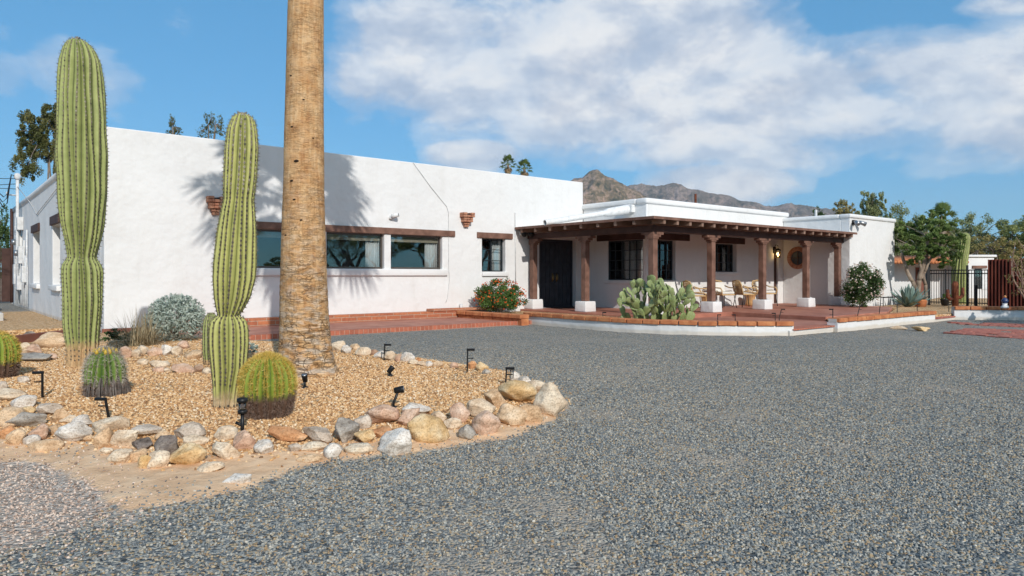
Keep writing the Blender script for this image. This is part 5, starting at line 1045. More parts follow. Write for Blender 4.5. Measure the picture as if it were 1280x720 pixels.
# ================================================================ PORCH FURNITURE
def chair_proto():
    t = thing('rattan_chair', '', 'chair', (0, 0, 0), 'rattan porch chairs')                # sitter faces -Y
    for sx in (-1, 1):
        for (y, dy) in ((-.22, -.07), (.20, .09)): mb = MB(); mb.tube([(sx * .25, y, .42), (sx * .29, y + dy, 0)], .012, 6); mb.build('leg', M['black'], t, True)
        mb = MB(); mb.tube([(sx * .27, -.24, .40), (sx * .29, -.27, .55), (sx * .29, -.20, .63), (sx * .29, .05, .64), (sx * .28, .24, .70)], .020, 6); mb.tube([(sx * .285, -.20, .42), (sx * .29, -.05, .54), (sx * .28, .20, .52)], .012, 6)
        mb.tube([(sx * .285, -.24, .48), (sx * .285, .0, .50), (sx * .28, .22, .52)], .012, 6); mb.build('armrest', M['rattan'], t, True)
    mb = MB(); mb.b2((-.27, -.25, .395), (.27, .25, .435)); o = mb.build('seat', M['rattan'], t); bevel(o, .012, 2)
    mb = MB(); mb.tube([(-.27, .24, .42), (-.27, .31, .74), (-.22, .34, .84), (0, .35, .87), (.22, .34, .84), (.27, .31, .74), (.27, .24, .42)], .022, 8)
    for k in range(11): x = -.225 + .045 * k; mb.tube([(x, .25, .43), (x, .30, .70), (x, .335, .85 - .25 * x * x)], .009, 5)
    for z in (.5, .56, .62, .68, .74, .79): mb.tube([(-.26, .25 + (z - .42) * .2, z), (.26, .25 + (z - .42) * .2, z)], .008, 5)
    mb.build('backrest', M['rattan'], t, True)
    def cushion(name, c, s, rot=None): mb = MB(); mb.box(c, s, rot); o = mb.build(name, M['cushion'], t); b_ = o.modifiers.new('b', 'BEVEL'); b_.width = min(s) * .42; b_.segments = 4; smooth_angle(o)
    cushion('seat_cushion', (0, -.01, .475), (.50, .50, .09)); cushion('back_cushion', (0, .20, .65), (.44, .11, .34), Matrix.Rotation(-.2, 3, 'X'))
    return t
cp = chair_proto(); zc = FZ + .002
def cpos(px, Y): p = onY(px, 300, Y); return (p.x, p.y, zc)
cp.location = cpos(871, 13.15); cp.rotation_euler = (0, 0, R(62)); cp['label'] = 'leftmost rattan chair, side on, between the prickly pear and a porch post'
dup(cp, cpos(904, 13.35), R(-14), 'rattan chair facing out just right of the second front porch post'); dup(cp, cpos(932, 13.15), R(62), 'side-on rattan chair between the two groups, left of a wooden stump table'); dup(cp, cpos(956, 13.3), R(-14), 'rightmost rattan chair, facing out behind a porch post near the wall lamp')
def stump(px, Y, label):
    x, y, z = cpos(px, Y); t = thing('stump_table', label, 'side table', (x, y, z), 'wooden stump tables'); mb = MB(); mb.lathe((x, y, z), [(.17, 0), (.19, .03), (.16, .15), (.14, .25), (.17, .38), (.20, .44), (.19, .455)], 14)
    for i, q in enumerate(mb.v): a_ = math.atan2(q[1] - y, q[0] - x); k = 1 + .10 * math.sin(3 * a_ + q[2] * 3) + .05 * math.sin(7 * a_); mb.v[i] = (x + (q[0] - x) * k, y + (q[1] - y) * k, q[2])
    mb.build('body', M['stump'], t, True)
stump(883, 13.55, 'honey wooden stump table between the two left porch chairs'); stump(939, 13.6, 'honey wooden stump table between the two right porch chairs')
# low chair with black frame behind the prickly pear
x, y, z = cpos(851, 13.1); t = thing('patio_chair', 'white slung chair with a thin black frame behind the prickly pear', 'chair', (x, y, z), None)
mb = MB()
for s in (-.28, .28): mb.tube([(x + s, y - .3, z), (x + s, y - .26, z + .42), (x + s, y + .25, z + .36), (x + s, y + .42, z + .85)], .013, 6); mb.tube([(x + s, y + .3, z), (x + s, y + .2, z + .36)], .013, 6)
mb.build('frame', M['black'], t, True); mb = MB(); mb.face([(x - .27, y - .26, z + .42), (x + .27, y - .26, z + .42), (x + .27, y + .24, z + .37), (x - .27, y + .24, z + .37)]); mb.face([(x - .27, y + .24, z + .37), (x + .27, y + .24, z + .37), (x + .27, y + .41, z + .84), (x - .27, y + .41, z + .84)]); o = mb.build('sling', M['cushion'], t); s_ = o.modifiers.new('s', 'SOLIDIFY'); s_.thickness = .02
# doormat
mb = MB(); mb.b2((dm - .5, 16.1, FZ + .002), (dm + .5, 16.6, FZ + .02)); tag(mb.build('doormat', M['iron']), 'dark doormat in front of the black double door', 'doormat')
# small hoses/taps on post blocks: curved white drain elbows beside the base blocks
for i, x in enumerate(posts[:3]):
    mb = MB(); q = Vector((x + .30, YR - .02, FZ)); mb.tube([q, q + Vector((0, 0, .22)), q + Vector((-.02, 0, .27)), q + Vector((-.07, 0, .285))], .045, 9); tag(mb.build('drain_elbow', M['whitepaint'], None, True), ('white drain elbow beside the post right of the prickly pear', 'white drain elbow beside the post in front of the right pair of chairs', 'white drain elbow beside the post in front of the round window')[i], 'drain pipe', 'white drain elbows at the post feet')

# ================================================================ SHRUBS
def rdir(zlo=-1.0):
    while True:
        v = Vector((uni(-1, 1), uni(-1, 1), uni(zlo, 1)))
        if .05 < v.length < 1: return v.normalized()
def leaves(mb, c, rad, n, ll, lw, m=0, shell=.45, clumps=0, up=0.2, cs=(.16, .34)):
    """leaf quads through an ellipsoid; clumped so that gaps and light/dark tufts form"""
    c = Vector(c); rad = Vector(rad); cl = []
    for _ in range(clumps):
        d = rdir(-.6); k = uni(shell, 1.0) ** .7; cl.append((Vector((d.x * rad.x, d.y * rad.y, d.z * rad.z)) * k, uni(*cs), rnd()))
    for _ in range(n):
        if cl: o, s, tone = random.choice(cl); d = rdir(); p = c + o + Vector((d.x * rad.x, d.y * rad.y, d.z * rad.z)) * s * (rnd() ** .5)
        else: d = rdir(-.5); k = uni(shell, 1) ** .6; p = c + Vector((d.x * rad.x, d.y * rad.y, d.z * rad.z)) * k; tone = rnd()
        a = (rdir() + Vector((0, 0, up))).normalized() * ll * uni(.6, 1.2) * .5; b = a.cross(rdir()).normalized() * lw * uni(.7, 1.2) * .5
        mb.leaf(p, a, b, m, min(1, max(0, tone * .6 + rnd() * .4)))
def stems(mb, base, c, rad, n, r0=.012):
    for _ in range(n):
        d = rdir(0); e = Vector(c) + Vector((d.x * rad[0], d.y * rad[1], d.z * rad[2])) * .8; m_ = Vector(base).lerp(e, .5) + Vector((uni(-.05, .05), uni(-.05, .05), .04)); mb.tube([Vector(base) + Vector((uni(-.05, .05), uni(-.05, .05), 0)), m_, e], [r0, r0 * .7, r0 * .3], 4)
def bush(name, label, base, c, rad, n, ll, lw, mat, clumps=40, flower=None, nf=0, fs=.03):
    t = thing(name, label, 'shrub', base); mb = MB(); leaves(mb, c, rad, n, ll, lw, 0, .35, clumps); mb.build('foliage', M[mat], t); mb = MB(); stems(mb, base, c, rad, 14); mb.build('stem', M['bark'], t)
    if flower:
        mb = MB()
        for _ in range(nf):
            d = rdir(-.35); k = uni(.94, 1.12); p = Vector(c) + Vector((d.x * rad[0], d.y * rad[1], d.z * rad[2])) * k; q = rnd()
            for _ in range(7): e = rdir(); f = p + e * fs * .6; a = e.cross(rdir()).normalized() * fs * .55; mb.leaf(f, a, e.cross(a).normalized() * fs * .55, 0, min(1, max(0, q * .7 + rnd() * .3)))
        mb.build('flowers', M[flower], t)
    return t
b_ = onZ(624, 391, .16); b_ = Vector((12.85, 16.15, .16)); bush('lantana_bush', 'green lantana bush covered in orange-red flowers left of the double door', b_, b_ + Vector((0, 0, .45)), (.80, .5, .50), 11000, .055, .03, 'l_bright', 70, 'f_orange', 210, .030)
b_ = Vector((23.75, 10.75, .16)); bush('flowering_bush', 'rounded dark green bush dotted with cream flowers at the porch end', b_, b_ + Vector((0, 0, .72)), (.66, .58, .76), 14000, .062, .034, 'l_dark', 90, 'f_pink', 260, .034)
g = onZ(220, 424, .12); D = g.xy.dot(FW.xy); g.z = .14; bush('brittlebush', 'silver leaved rounded bush against the white wall left of the two-part saguaro', g, g + Vector((0, 0, .33)), (.52, .46, .46), 4600, .085, .026, 'l_silver', 0)
def grass(px, py, n, l, spread, label, mat='l_dry'):
    g = gnd(px, py); mb = MB()
    for _ in range(n):
        az = uni(0, 6.28); el = uni(.35, 1.45); L_ = l * uni(.45, 1.1); d = Vector((math.cos(az) * math.cos(el), math.sin(az) * math.cos(el), math.sin(el))); p = g + Vector((uni(-1, 1), uni(-1, 1), 0)) * spread; s = d.cross(Vector((0, 0, 1))).normalized() * .005; q = p + d * L_ * .5; e = p + d * L_ + Vector((0, 0, -.28 * L_ * math.cos(el))); r_ = rnd(); mb.face([p - s, p + s, q + s * .8, q - s * .8], 0, r_); mb.face([q - s * .8, q + s * .8, e], 0, r_)
    return tag(mb.build('grass_clump', M[mat]), label, 'grass clump')
grass(176, 432, 420, .72, .20, 'dry straw coloured grass clump in front of the silver bush'); grass(66, 411, 60, .35, .06, 'tiny dry tuft at the corner of the side wall behind the tall saguaro')
g = gnd(152, 428); mb = MB(); leaves(mb, g + Vector((-.05, 0, .10)), (.34, .2, .14), 700, .05, .03, 0, .3, 14); tag(mb.build('low_plant', M['l_dark']), 'low dark plant between the tall saguaro and the dry grass', 'plant')
g = gnd(314, 441); mb = MB(); leaves(mb, g + Vector((0, 0, .07)), (.16, .13, .10), 350, .05, .025, 0, .3, 10); tag(mb.build('low_plant', M['l_silver']), 'small grey-green weed between the two-part saguaro and the golden barrel', 'plant')
# prickly pear: chains of upright pads
M['pad'] = m_noise('prickly_pear_pad', (0.16, 0.21, 0.075), (0.31, 0.36, 0.16), 3, 0.55, 0.15, 0.003, 60, c3=(0.235, 0.29, 0.115))
base = onZ(822, 402.5, .16); t = thing('prickly_pear', 'big grey-green prickly pear in the planter in front of the porch corner', 'cactus', base)
mb = MB(); dots = MB(); npad = 0
def pad(c, up, nrm, h, w):
    up = up.normalized(); nrm = (nrm - up * nrm.dot(up)).normalized(); sd = up.cross(nrm); k = len(mb.v); N = 12; rr = rnd(); prof = [(0.06, -1), (0.34, -.86), (.66, -.5), (.90, 0), (1.0, .35), (.88, .70), (.52, .93), (.06, 1)]
    for r_, z in prof:
        for j in range(N): th = 2 * math.pi * j / N; mb.v.append(tuple(c + up * z * h / 2 + sd * math.cos(th) * r_ * w / 2 + nrm * math.sin(th) * r_ * .016 * (1.25 if abs(z) < .9 else 1)))
    for i in range(len(prof) - 1):
        for j in range(N): mb.addf((k + i*N + j, k + i*N + (j+1) % N, k + (i+1)*N + (j+1) % N, k + (i+1)*N + j), 0, rr)
    for s in (-1, 1):
        for _ in range(16):
            a, b = uni(-.36, .36), uni(-.4, .42); q = c + up * b * h + sd * a * w + nrm * s * .021; dots.leaf(q, up * .006, sd * .006, 0, rnd()); dots.face([q - sd * .0012, q + sd * .0012, q + (nrm * s + rdir() * .6).normalized() * .03], 0, rnd())
random.seed(21)
def grow(p, up, depth):
    h = uni(.20, .30) * (1 if depth < 3 else .86); w = h * uni(.62, .80); n = (rdir() * Vector((1, 1, .25)) if False else Vector((uni(-1, 1), uni(-1.4, .3), uni(-.2, .2)))); c = p + up * h * .46; pad(c, up, n, h, w); tip = p + up * h * .90
    if depth < 4:
        for _ in range(random.choice((2, 2, 1) if depth < 2 else (1, 1, 2, 0))):
            v = (up + rdir() * .62 + Vector((0, 0, .22))).normalized(); v.z = max(v.z, .12); grow(tip + v.cross(n).normalized() * uni(-.05, .05), v.normalized(), depth + 1)
for (ox, oy, sx, sy) in ((0, 0, 0, .1), (.22, .05, .3, 0), (-.22, .0, -.2, -.1), (.42, .05, .45, 0), (-.42, .05, -.5, 0), (.1, -.14, .1, -.3), (-.12, -.16, -.15, -.35), (.58, .0, .6, -.1), (-.62, .1, -.75, 0), (0.0, .25, 0, .2), (.3, -.18, .3, -.4), (.3, .25, .2, .2), (-.28, .25, -.2, .2), (-.5, -.1, -.35, -.2), (.5, -.12, .4, -.2), (-.32, -.18, -.3, -.4), (.05, .1, .05, -.1), (-.05, -.05, -.3, .1), (.15, .15, .4, .1), (-.75, .05, -.6, -.1), (.72, .05, .5, 0), (.2, -.05, -.1, -.2), (.42, .2, .1, .1)):
    p = base + RT * ox + FW * oy; grow(p + Vector((0, 0, -.02)), (RT * sx * .8 + FW * sy + Vector((0, 0, 1))).normalized(), random.choice((0, 1)) if abs(ox) < .5 else 2)
o = mb.build('pads', M['pad'], t, True); o = dots.build('spines', SP4, t)
random.seed(5)
# agave
M['agave'] = m_noise('blue_green_agave', (0.10, 0.16, 0.13), (0.23, 0.31, 0.27), 2, 0.5, 0.1, 0.004, 20, (1, 1, .4))
def agave(c, n, l, label):
    t = thing('agave', label, 'agave', c); mb = MB()
    for k in range(n):
        az = k * 2.39996; el = R(82 - 62 * k / n); d = Vector((math.cos(az) * math.cos(el), math.sin(az) * math.cos(el), math.sin(el))); s = Vector((-math.sin(az), math.cos(az), 0)); u = s.cross(d).normalized(); L_ = l * uni(.85, 1.05); pts = [(0, .045, .03), (.25, .075, .028), (.55, .07, .02), (.8, .04, .012), (1, .002, .002)]; kk = len(mb.v)
        for q, w, th in pts:
            p = Vector(c) + d * L_ * q - u * (.10 * L_ * q * q) * -1 * (-1 if el > 1 else 1) * .5; mb.v += [tuple(p - s * w + u * .02 * (1 if q < 1 else 0)), tuple(p - u * th), tuple(p + s * w + u * .02 * (1 if q < 1 else 0)), tuple(p + u * .004)]
        for i in range(4):
            for j in range(4): mb.addf((kk + i*4 + j, kk + i*4 + (j+1) % 4, kk + (i+1)*4 + (j+1) % 4, kk + (i+1)*4 + j), 0, rnd())
    mb.build('leaves', M['agave'], t, False)
agave((26.45, 10.4, .16), 34, .82, 'large blue-green agave right of the house corner in front of the tree')
agave((27.6, 10.7, .16), 20, .8, 'smaller agave between the stems of the courtyard tree')

# ================================================================ TREES
def limb(mb, a, b, r0, r1, bend=.08, n=6):
    a, b = Vector(a), Vector(b); L_ = (b - a).length; o1 = rdir() * bend * L_; pts = [a.lerp(b, i / n) + o1 * math.sin(math.pi * i / n) + rdir() * .012 * L_ * (0 < i < n) for i in range(n + 1)]; mb.tube(pts, [r0 + (r1 - r0) * i / n for i in range(n + 1)], 7); return pts
def tree(name, label, base, forks, blobs, leaf, mat, bark='bark', group=None, cat='tree', twigs=0):
    """forks: list of (points, r0, r1); blobs: (centre offset, radii, leaf count, clumps)"""
    base = Vector(base); t = thing(name, label, cat, base, group); mb = MB(); ends = []
    for pts, r0, r1 in forks:
        pts = [base + Vector(p) for p in pts]; n = len(pts)
        for i in range(n - 1): limb(mb, pts[i], pts[i+1], r0 + (r1 - r0) * i / (n - 1), r0 + (r1 - r0) * (i + 1) / (n - 1), .05)
        ends.append(pts[-1])
    for (c, rad, n, k) in blobs:
        s = min(ends, key=lambda e: (e - base - Vector(c)).length)
        for _ in range((5 if rad[0] > .6 else 2) + twigs): d = rdir(-.3); limb(mb, s, base + Vector(c) + Vector((d.x * rad[0], d.y * rad[1], d.z * rad[2])) * uni(.6, 1.0), .03 * max(rad) ** .5, .006, .12, 4)
    mb.build('trunk', M[bark], t, True); mb = MB()
    for (c, rad, n, k) in blobs: leaves(mb, base + Vector(c), rad, n, leaf[0], leaf[1], 0, .25, k, -.1, (.10, .30))
    if mb.f: mb.build('crown', M[mat], t)
    return t
# courtyard tree right of the house
b_ = Vector((28.0, 10.6, .16))
def rel(px, py, D, b=b_): return atD(px, py, D) - b
D = b_.xy.dot(FW.xy)
tree('courtyard_tree', 'leaning multi-stemmed tree with bright green crown beside the right white block', b_, [([(.0, 0, 0), rel(1141, 352, D), rel(1131, 330, D), rel(1127, 316, D)], .085, .05), ([(.15, .1, 0), rel(1149, 350, D), rel(1158, 322, D), rel(1160, 298, D)], .10, .06), ([(.3, -.1, 0), rel(1157, 356, D), rel(1150, 330, D), rel(1140, 308, D)], .07, .04), ([(.2, .1, 0), rel(1149, 350, D), rel(1156, 340, D), rel(1172, 312, D)], .07, .04)],
 [(rel(px_, py_, D + dd), (w_ * 1.08, w_ * .95, h_ * 1.1), int(n_ * 1.9), 15) for px_, py_, dd, w_, h_, n_ in ((1124, 300, .9, .42, .30, 1300), (1138, 312, 0, .45, .26, 1300), (1130, 286, 1.0, .40, .26, 1000), (1146, 296, .4, .50, .34, 1700), (1154, 318, -.3, .46, .24, 1400), (1150, 278, .8, .42, .26, 1100), (1163, 303, -.2, .50, .32, 1700), (1166, 284, .2, .48, .30, 1500), (1178, 296, 0, .46, .30, 1500), (1172, 316, -.2, .44, .24, 1300), (1190, 308, .2, .40, .26, 1200), (1186, 284, .5, .36, .24, 900), (1181, 329, .1, .34, .16, 700), (1170, 269, .6, .36, .20, 700), (1200, 299, .4, .26, .18, 500), (1142, 328, .2, .30, .14, 500), (1117, 312, 1.2, .28, .18, 500), (1196, 320, .2, .26, .16, 500))], (.12, .046), 'l_mid', 'palebark')
# fan palm behind it
def far_palm(px, ptop, D, R_, label, n=30, skirt=10, group=None, leanx=0):
    c = atD(px, ptop, D); base = Vector((c.x, c.y, 0)); t = thing('fan_palm', label, 'palm tree', base, group); mb = MB(); mb.tube([base, base + Vector((0, 0, c.z * .5)), Vector((c.x, c.y, c.z - .2))], [.25, .2, .16], 10); mb.build('trunk', M['palebark'], t, True); fan_crown2(t, c, n, R_ * .62, R_ * .42, skirt)
def fan_crown2(parent, top, n, plen, R_, skirt):
    st = random.getstate(); mb = MB()
    for k in range(n): az = k * 2.39996 + uni(-.2, .2); el = R(80 - 100 * (k / n)); fan_leaf(mb, top + Vector((0, 0, -.4 * k / n * plen)), Vector((math.cos(az) * math.cos(el), math.sin(az) * math.cos(el), math.sin(el))), plen * uni(.85, 1.1), R_ * uni(.85, 1.1), .3 + .4 * (k / n))
    mb.build('crown', M['palmleaf'], parent); mb = MB()
    for k in range(skirt): az = k * 2.39996; el = R(-35 - 45 * (k / max(1, skirt))); fan_leaf(mb, top + Vector((0, 0, -.5 * plen - .6 * plen * k / skirt)), Vector((math.cos(az) * math.cos(el), math.sin(az) * math.cos(el), math.sin(el))), plen * .6, R_ * .8, .8)
    if skirt: mb.build('dead_skirt', M['palmdead'], parent)
far_palm(635, 203, 95, 1.25, 'left of the two small palms rising behind the long parapet', 26, 16); far_palm(655.5, 208, 90, 1.25, 'right of the two small palms rising behind the long parapet', 26, 16); far_palm(1178, 273, 40, 1.15, 'dark fan palm head rising behind the courtyard tree', 15, 6)
# trees seen over the roofs and beyond the yard
def far_tree(px, ytop, D, wpx, hpx, label, mat, n=4200, leaf=None, name='desert_tree', nb=5, group='trees beyond the house', ragged=1.0, base_z=0):
    c = atD(px, ytop + hpx / 2, D); w = wpx / FPX * D; h = hpx / FPX * D; base = Vector((c.x, c.y, base_z)); o = c - base; blobs = []; s = w / 5; n = int(n * 3.0); lf = (leaf[0] * .7, leaf[1] * .7) if leaf else (.0030 * D, .0013 * D); forks = []
    st = [(-.30, -.12), (.28, -.06), (0, .28), (-.12, .02), (.2, .2), (-.34, .18), (.36, -.22), (.05, -.22)]
    for i in range(nb): ux, uz = st[i % len(st)]; blobs.append((o + RT * ux * w + FW * uni(-.2, .2) * w + Vector((0, 0, uz * h)), (w * uni(.20, .30), w * uni(.2, .28), h * uni(.20, .30)), n // nb, int(34 * ragged)))
    for i in range(3): a = RT * uni(-.2, .2) * w; forks.append(([(a.x * .2, a.y * .2, 0), (a.x * .6, a.y * .6, max(.4, o.z - h * .55)), tuple(o + a + Vector((0, 0, h * .15)))], .012 * D ** .6 * .9, .03))
    return tree(name, label, base, forks, blobs, lf, mat, 'bark', group, 'tree', 3)
far_tree(62, 128, 48, 64, 120, 'tall brown-green tree behind the house, left of the tall saguaro top', 'l_euc', 11000, (.24, .10), 'eucalyptus_tree', 7)
far_tree(-2, 262, 52, 40, 120, 'dark tree at the far left behind the house end', 'l_dark', 3800, (.2, .09), 'desert_tree', 5)
far_tree(217, 146, 50, 22, 34, 'small twiggy treetop over the parapet, left of a pair', 'l_euc', 380, (.17, .07), 'eucalyptus_tree', 3, 'treetops over the long parapet'); far_tree(264, 140, 50, 36, 44, 'twiggy treetop over the parapet just left of the thin saguaro', 'l_euc', 620, (.17, .07), 'eucalyptus_tree', 5, 'treetops over the long parapet')
far_tree(1086, 238, 60, 44, 80, 'dark rounded tree directly behind the right white block', 'l_dusty', 5000); far_tree(1052, 252, 66, 50, 60, 'yellow-green treetop left of the dark rounded tree', 'l_yel', 2600); far_tree(1126, 256, 55, 80, 120, 'feathery dusty green tree between white block and courtyard tree', 'l_dusty', 6200)
far_tree(1215, 264, 48, 100, 105, 'feathery grey-green tree above the small outbuilding', 'l_dusty', 7000, None, 'desert_tree', 6); far_tree(1262, 268, 46, 90, 105, 'olive green tree at the right edge behind the rusty fence', 'l_olive', 6500); far_tree(1238, 294, 42, 80, 55, 'tan and yellowish tree low behind the rusty fence', 'l_yel', 2600); far_tree(1310, 262, 44, 80, 120, 'olive tree cut off by the right photo edge', 'l_olive', 5000); far_tree(1168, 285, 60, 70, 90, 'dusty tree deep behind the courtyard tree', 'l_olive', 4500); far_tree(1195, 292, 70, 60, 60, 'low far tree glimpsed right of the courtyard tree', 'l_dusty', 2500)
far_tree(1020, 262, 110, 30, 40, 'little dark treetop just left of the right block parapet', 'l_dark', 900); far_tree(1350, 250, 60, 90, 130, 'tree outside the right photo edge', 'l_olive', 2500)
# mesquite outside the right edge: its shade falls on the low wall and the pavers; two more stand behind the viewer and show in the panes
def mesq(base, sc, label, n=9000):
    base = Vector(base); tree('mesquite_tree', label, base, [([(0, 0, 0), (.2, .1, 1.0 * sc), (-.8 * sc, .3, 2.2 * sc)], .18 * sc, .07), ([(.2, .1, 1.0 * sc), (.9 * sc, -.3, 2.3 * sc)], .13 * sc, .06), ([(.15, .1, .9 * sc), (.1, .8 * sc, 2.4 * sc)], .12 * sc, .05)], [((-1.0 * sc, .3, 2.7 * sc), (1.2 * sc, 1.0 * sc, .7 * sc), n // 3, 26), ((1.0 * sc, -.3, 2.8 * sc), (1.2 * sc, 1.0 * sc, .7 * sc), n // 3, 26), ((.1, .6 * sc, 3.1 * sc), (1.2 * sc, 1.1 * sc, .8 * sc), n // 3, 26)], (.12, .05), 'l_olive', 'bark', None, 'tree', 6)
mesq((21.9, -.1, 0), 1.15, 'dense mesquite just outside the right edge, shading the low wall', 26000); mesq((13.9, -.9, 0), .62, 'small mesquite outside the right edge, shading the gravel', 4000)
mesq((27, -16, 0), 2.0, 'spreading mesquite standing behind the viewer', 8000); mt = bpy.data.objects[[o.name for o in COL.objects if o.name.startswith('mesquite_tree')][-1]]; mt['group'] = 'mesquites behind the viewer'; mt.scale = (.6,) * 3; mt.location = (27, -15, 0)
for k in range(20): dup(mt, (-9 + k * 3.6 + uni(-.8, .8), -15.5 - 6 * (k % 3) + uni(-1, 1) + (6 if k > 13 else 0), 0), uni(0, 6.28), None, uni(.5, .72) * (1 + .2 * (k % 3)))
# twiggy shrub leaning in at the right edge
b_ = atD(1296, 384, 21.5); b_.z = .16; mb = MB(); t = thing('twiggy_shrub', 'sparse reddish twigged shrub leaning in at the right photo edge', 'shrub', b_); ends = []
for k in range(22):
    e = atD(uni(1258, 1330), uni(296, 372), 21.5 + uni(-.8, .8)); q = limb(mb, b_, e, .028, .006, .14, 6)
    for j in (3, 4, 5): d = rdir(-.2); f = q[j] + d * uni(.15, .45); limb(mb, q[j], f, .008, .003, .2, 3); ends.append(f)
mb.build('branches', m_noise('pinkish_twig', (0.26, 0.15, 0.11), (0.42, 0.29, 0.22), 8, .9), t, True); mb = MB()
for f in ends: leaves(mb, f, (.16, .16, .12), 22, .07, .03, 0, .1, 0)
mb.build('foliage', M['l_yel'], t)

# ================================================================ RIGHT YARD
# far saguaro, short
g = Vector((0, 0, .16)); c = atD(1196, 384, 27); g.x, g.y = c.x, c.y; t = thing('saguaro', 'pale saguaro with a bent tip standing behind the iron fence', 'cactus', g)
ribbed(t, from_px([(291, 1203, 1208), (293, 1200, 1211), (297, 1198, 1212), (310, 1197, 1211), (325, 1192, 1209), (345, 1190, 1207.5), (370, 1190.5, 1206.5), (388, 1191, 1206)], 27, g), 16, .17, MC, [SP1], .06, .03, 3, (.02, 0), n=120, sub=6, thick=.003)
# rusty steel cactus sculpture
c = atD(1194, 384, 24.3); c.z = .16; t = thing('metal_cactus', 'rust brown steel cactus ornament with two raised arms by the iron fence', 'garden ornament', c); mb = MB(); hh = .88
for a_ in range(8): th = a_ * math.pi / 4; mb.tube([c + Vector((math.cos(th) * .055, math.sin(th) * .055, -.05)), c + Vector((math.cos(th) * .06, math.sin(th) * .06, hh * .9)), c + Vector((math.cos(th) * .02, math.sin(th) * .02, hh))], .045, 6)
mb.build('stem', M['rust'], t, True)
for s, z0, z1 in ((-1, .30, .62), (1, .36, .68)): mb = MB(); mb.tube([c + Vector((0, 0, z0)), c + RT * s * .17 + Vector((0, 0, z0 - .02)), c + RT * s * .25 + Vector((0, 0, z0 + .06)), c + RT * s * .26 + Vector((0, 0, z1))], [.05, .062, .065, .05], 8); mb.build('arm', M['rust'], t, True)
# iron fence and gate
A_ = atD(1160, 384, 26.2); B_ = atD(1236, 384, 24.6); A_.z = B_.z = .165; t = thing('iron_fence', 'black iron picket fence across the yard in front of the small building', 'fence', A_); dF = B_ - A_; HF = 1.28
for z in (.12, HF - .12, HF): mb = MB(); mb.tube([A_ + Vector((0, 0, z)), B_ + Vector((0, 0, z))], .018, 4); mb.build('rail', M['iron'], t)
for k in range(24): p = A_ + dF * ((k + .5) / 24); mb = MB(); mb.tube([p + Vector((0, 0, .05)), p + Vector((0, 0, HF))], .010, 4); mb.build('picket', M['iron'], t)
for f_, hp, r_ in ((0.0, 1.72, .085), (.30, 1.32, .025), (.66, 1.45, .04), (.80, .75, .05), (1.0, 1.35, .03)): p = A_ + dF * f_; mb = MB(); mb.tube([p + Vector((0, 0, -.1)), p + Vector((0, 0, hp))], r_, 4); mb.build('fence_post', M['iron'], t)
# rusty corrugated fence
A2 = atD(1235.5, 384, 24.4); B2 = atD(1345, 384, 22.5); A2.z = B2.z = .05; d = B2 - A2; t = thing('corrugated_fence', 'tall dark red corrugated steel fence at the right edge', 'fence', A2); n_ = 92; mb = MB(); nn = Vector((-d.y, d.x, 0)).normalized(); kk = len(mb.v)
for i in range(n_ + 1): p = A2 + d * (i / n_) + nn * (.055 * (1 if (i // 2) % 2 else -1)); mb.v += [(p.x, p.y, .1), (p.x, p.y, 1.80)]
for i in range(n_): mb.addf((kk + 2*i, kk + 2*i + 2, kk + 2*i + 3, kk + 2*i + 1))
o = mb.build('panel', M['redfence'], t); s_ = o.modifiers.new('s', 'SOLIDIFY'); s_.thickness = .006
mb = MB(); mb.tube([A2 + nn * .08 + Vector((0, 0, 1.5)), B2 + nn * .08 + Vector((0, 0, 1.5))], .03, 4); mb.tube([A2 + nn * .08 + Vector((0, 0, .5)), B2 + nn * .08 + Vector((0, 0, .5))], .03, 4); mb.build('rail', M['iron'], t)
# wooden fence far left
A3 = Vector((-2.2, 41, 0)); t = thing('board_fence', 'dark red-brown board fence at the far left beyond the house', 'fence', A3)
for k in range(14): mb = MB(); x = 2.75 - k * .36; mb.b2((x - .165, 40.0 + uni(-.02, .02), .05), (x + .165, 40.05 + uni(0, .02), 2.55 + uni(-.06, .06))); mb.build('board', M['dkbrown'], t)
mb = MB(); mb.b2((-2.5, 40.09, 1.9), (2.9, 40.16, 2.0)); mb.build('rail', M['dkbrown'], t)
# small outbuilding
oc = atD(1208, 383, 34); U = RT.copy(); W_ = FW.copy(); fx = lambda px, D=34: (px - 1208) / FPX * D
t = thing('outbuilding', 'small white outbuilding with clay tile porch edge behind the iron fence', 'building', oc); O = Vector((oc.x, oc.y, 0)); MR = Matrix((U, W_, Vector((0, 0, 1)))).transposed()
def ob(name, mat, px0, px1, w0, w1, z0, z1, parent=None, bev=0):
    x0, x1 = fx(px0), fx(px1); mb = MB(); mb.box(O + U * (x0 + x1) / 2 + W_ * (w0 + w1) / 2 + Vector((0, 0, (z0 + z1) / 2)), (abs(x1 - x0), w1 - w0, z1 - z0), MR); o = mb.build(name, M[mat], parent or t)
    if bev: bevel(o, bev, 3); smooth_angle(o)
    return o
zt_ = lambda py, D=34: CAMZ + (HOR - py) / FPX * D
ob('wall', 'stucco', 1205, 1243, 0, 4, -.1, zt_(322), None, .04); ob('wall', 'stucco', 1106, 1205, 1.2, 4, -.1, zt_(321), None, .04); ob('parapet', 'stucco', 1203, 1245, -.08, .2, zt_(321.5), zt_(318.5), None, .03)
f = ob('window', 'winframe', 1218, 1227, -.02, .05, zt_(361), zt_(336)); ob('pane', 'glass', 1219, 1226, -.027, -.0205, zt_(360), zt_(337), f); ob('curtain', 'whitepaint', 1227, 1234, -.03, .02, zt_(362), zt_(336), f); ob('lintel', 'brown', 1215, 1233, -.06, .05, zt_(335.5), zt_(332))
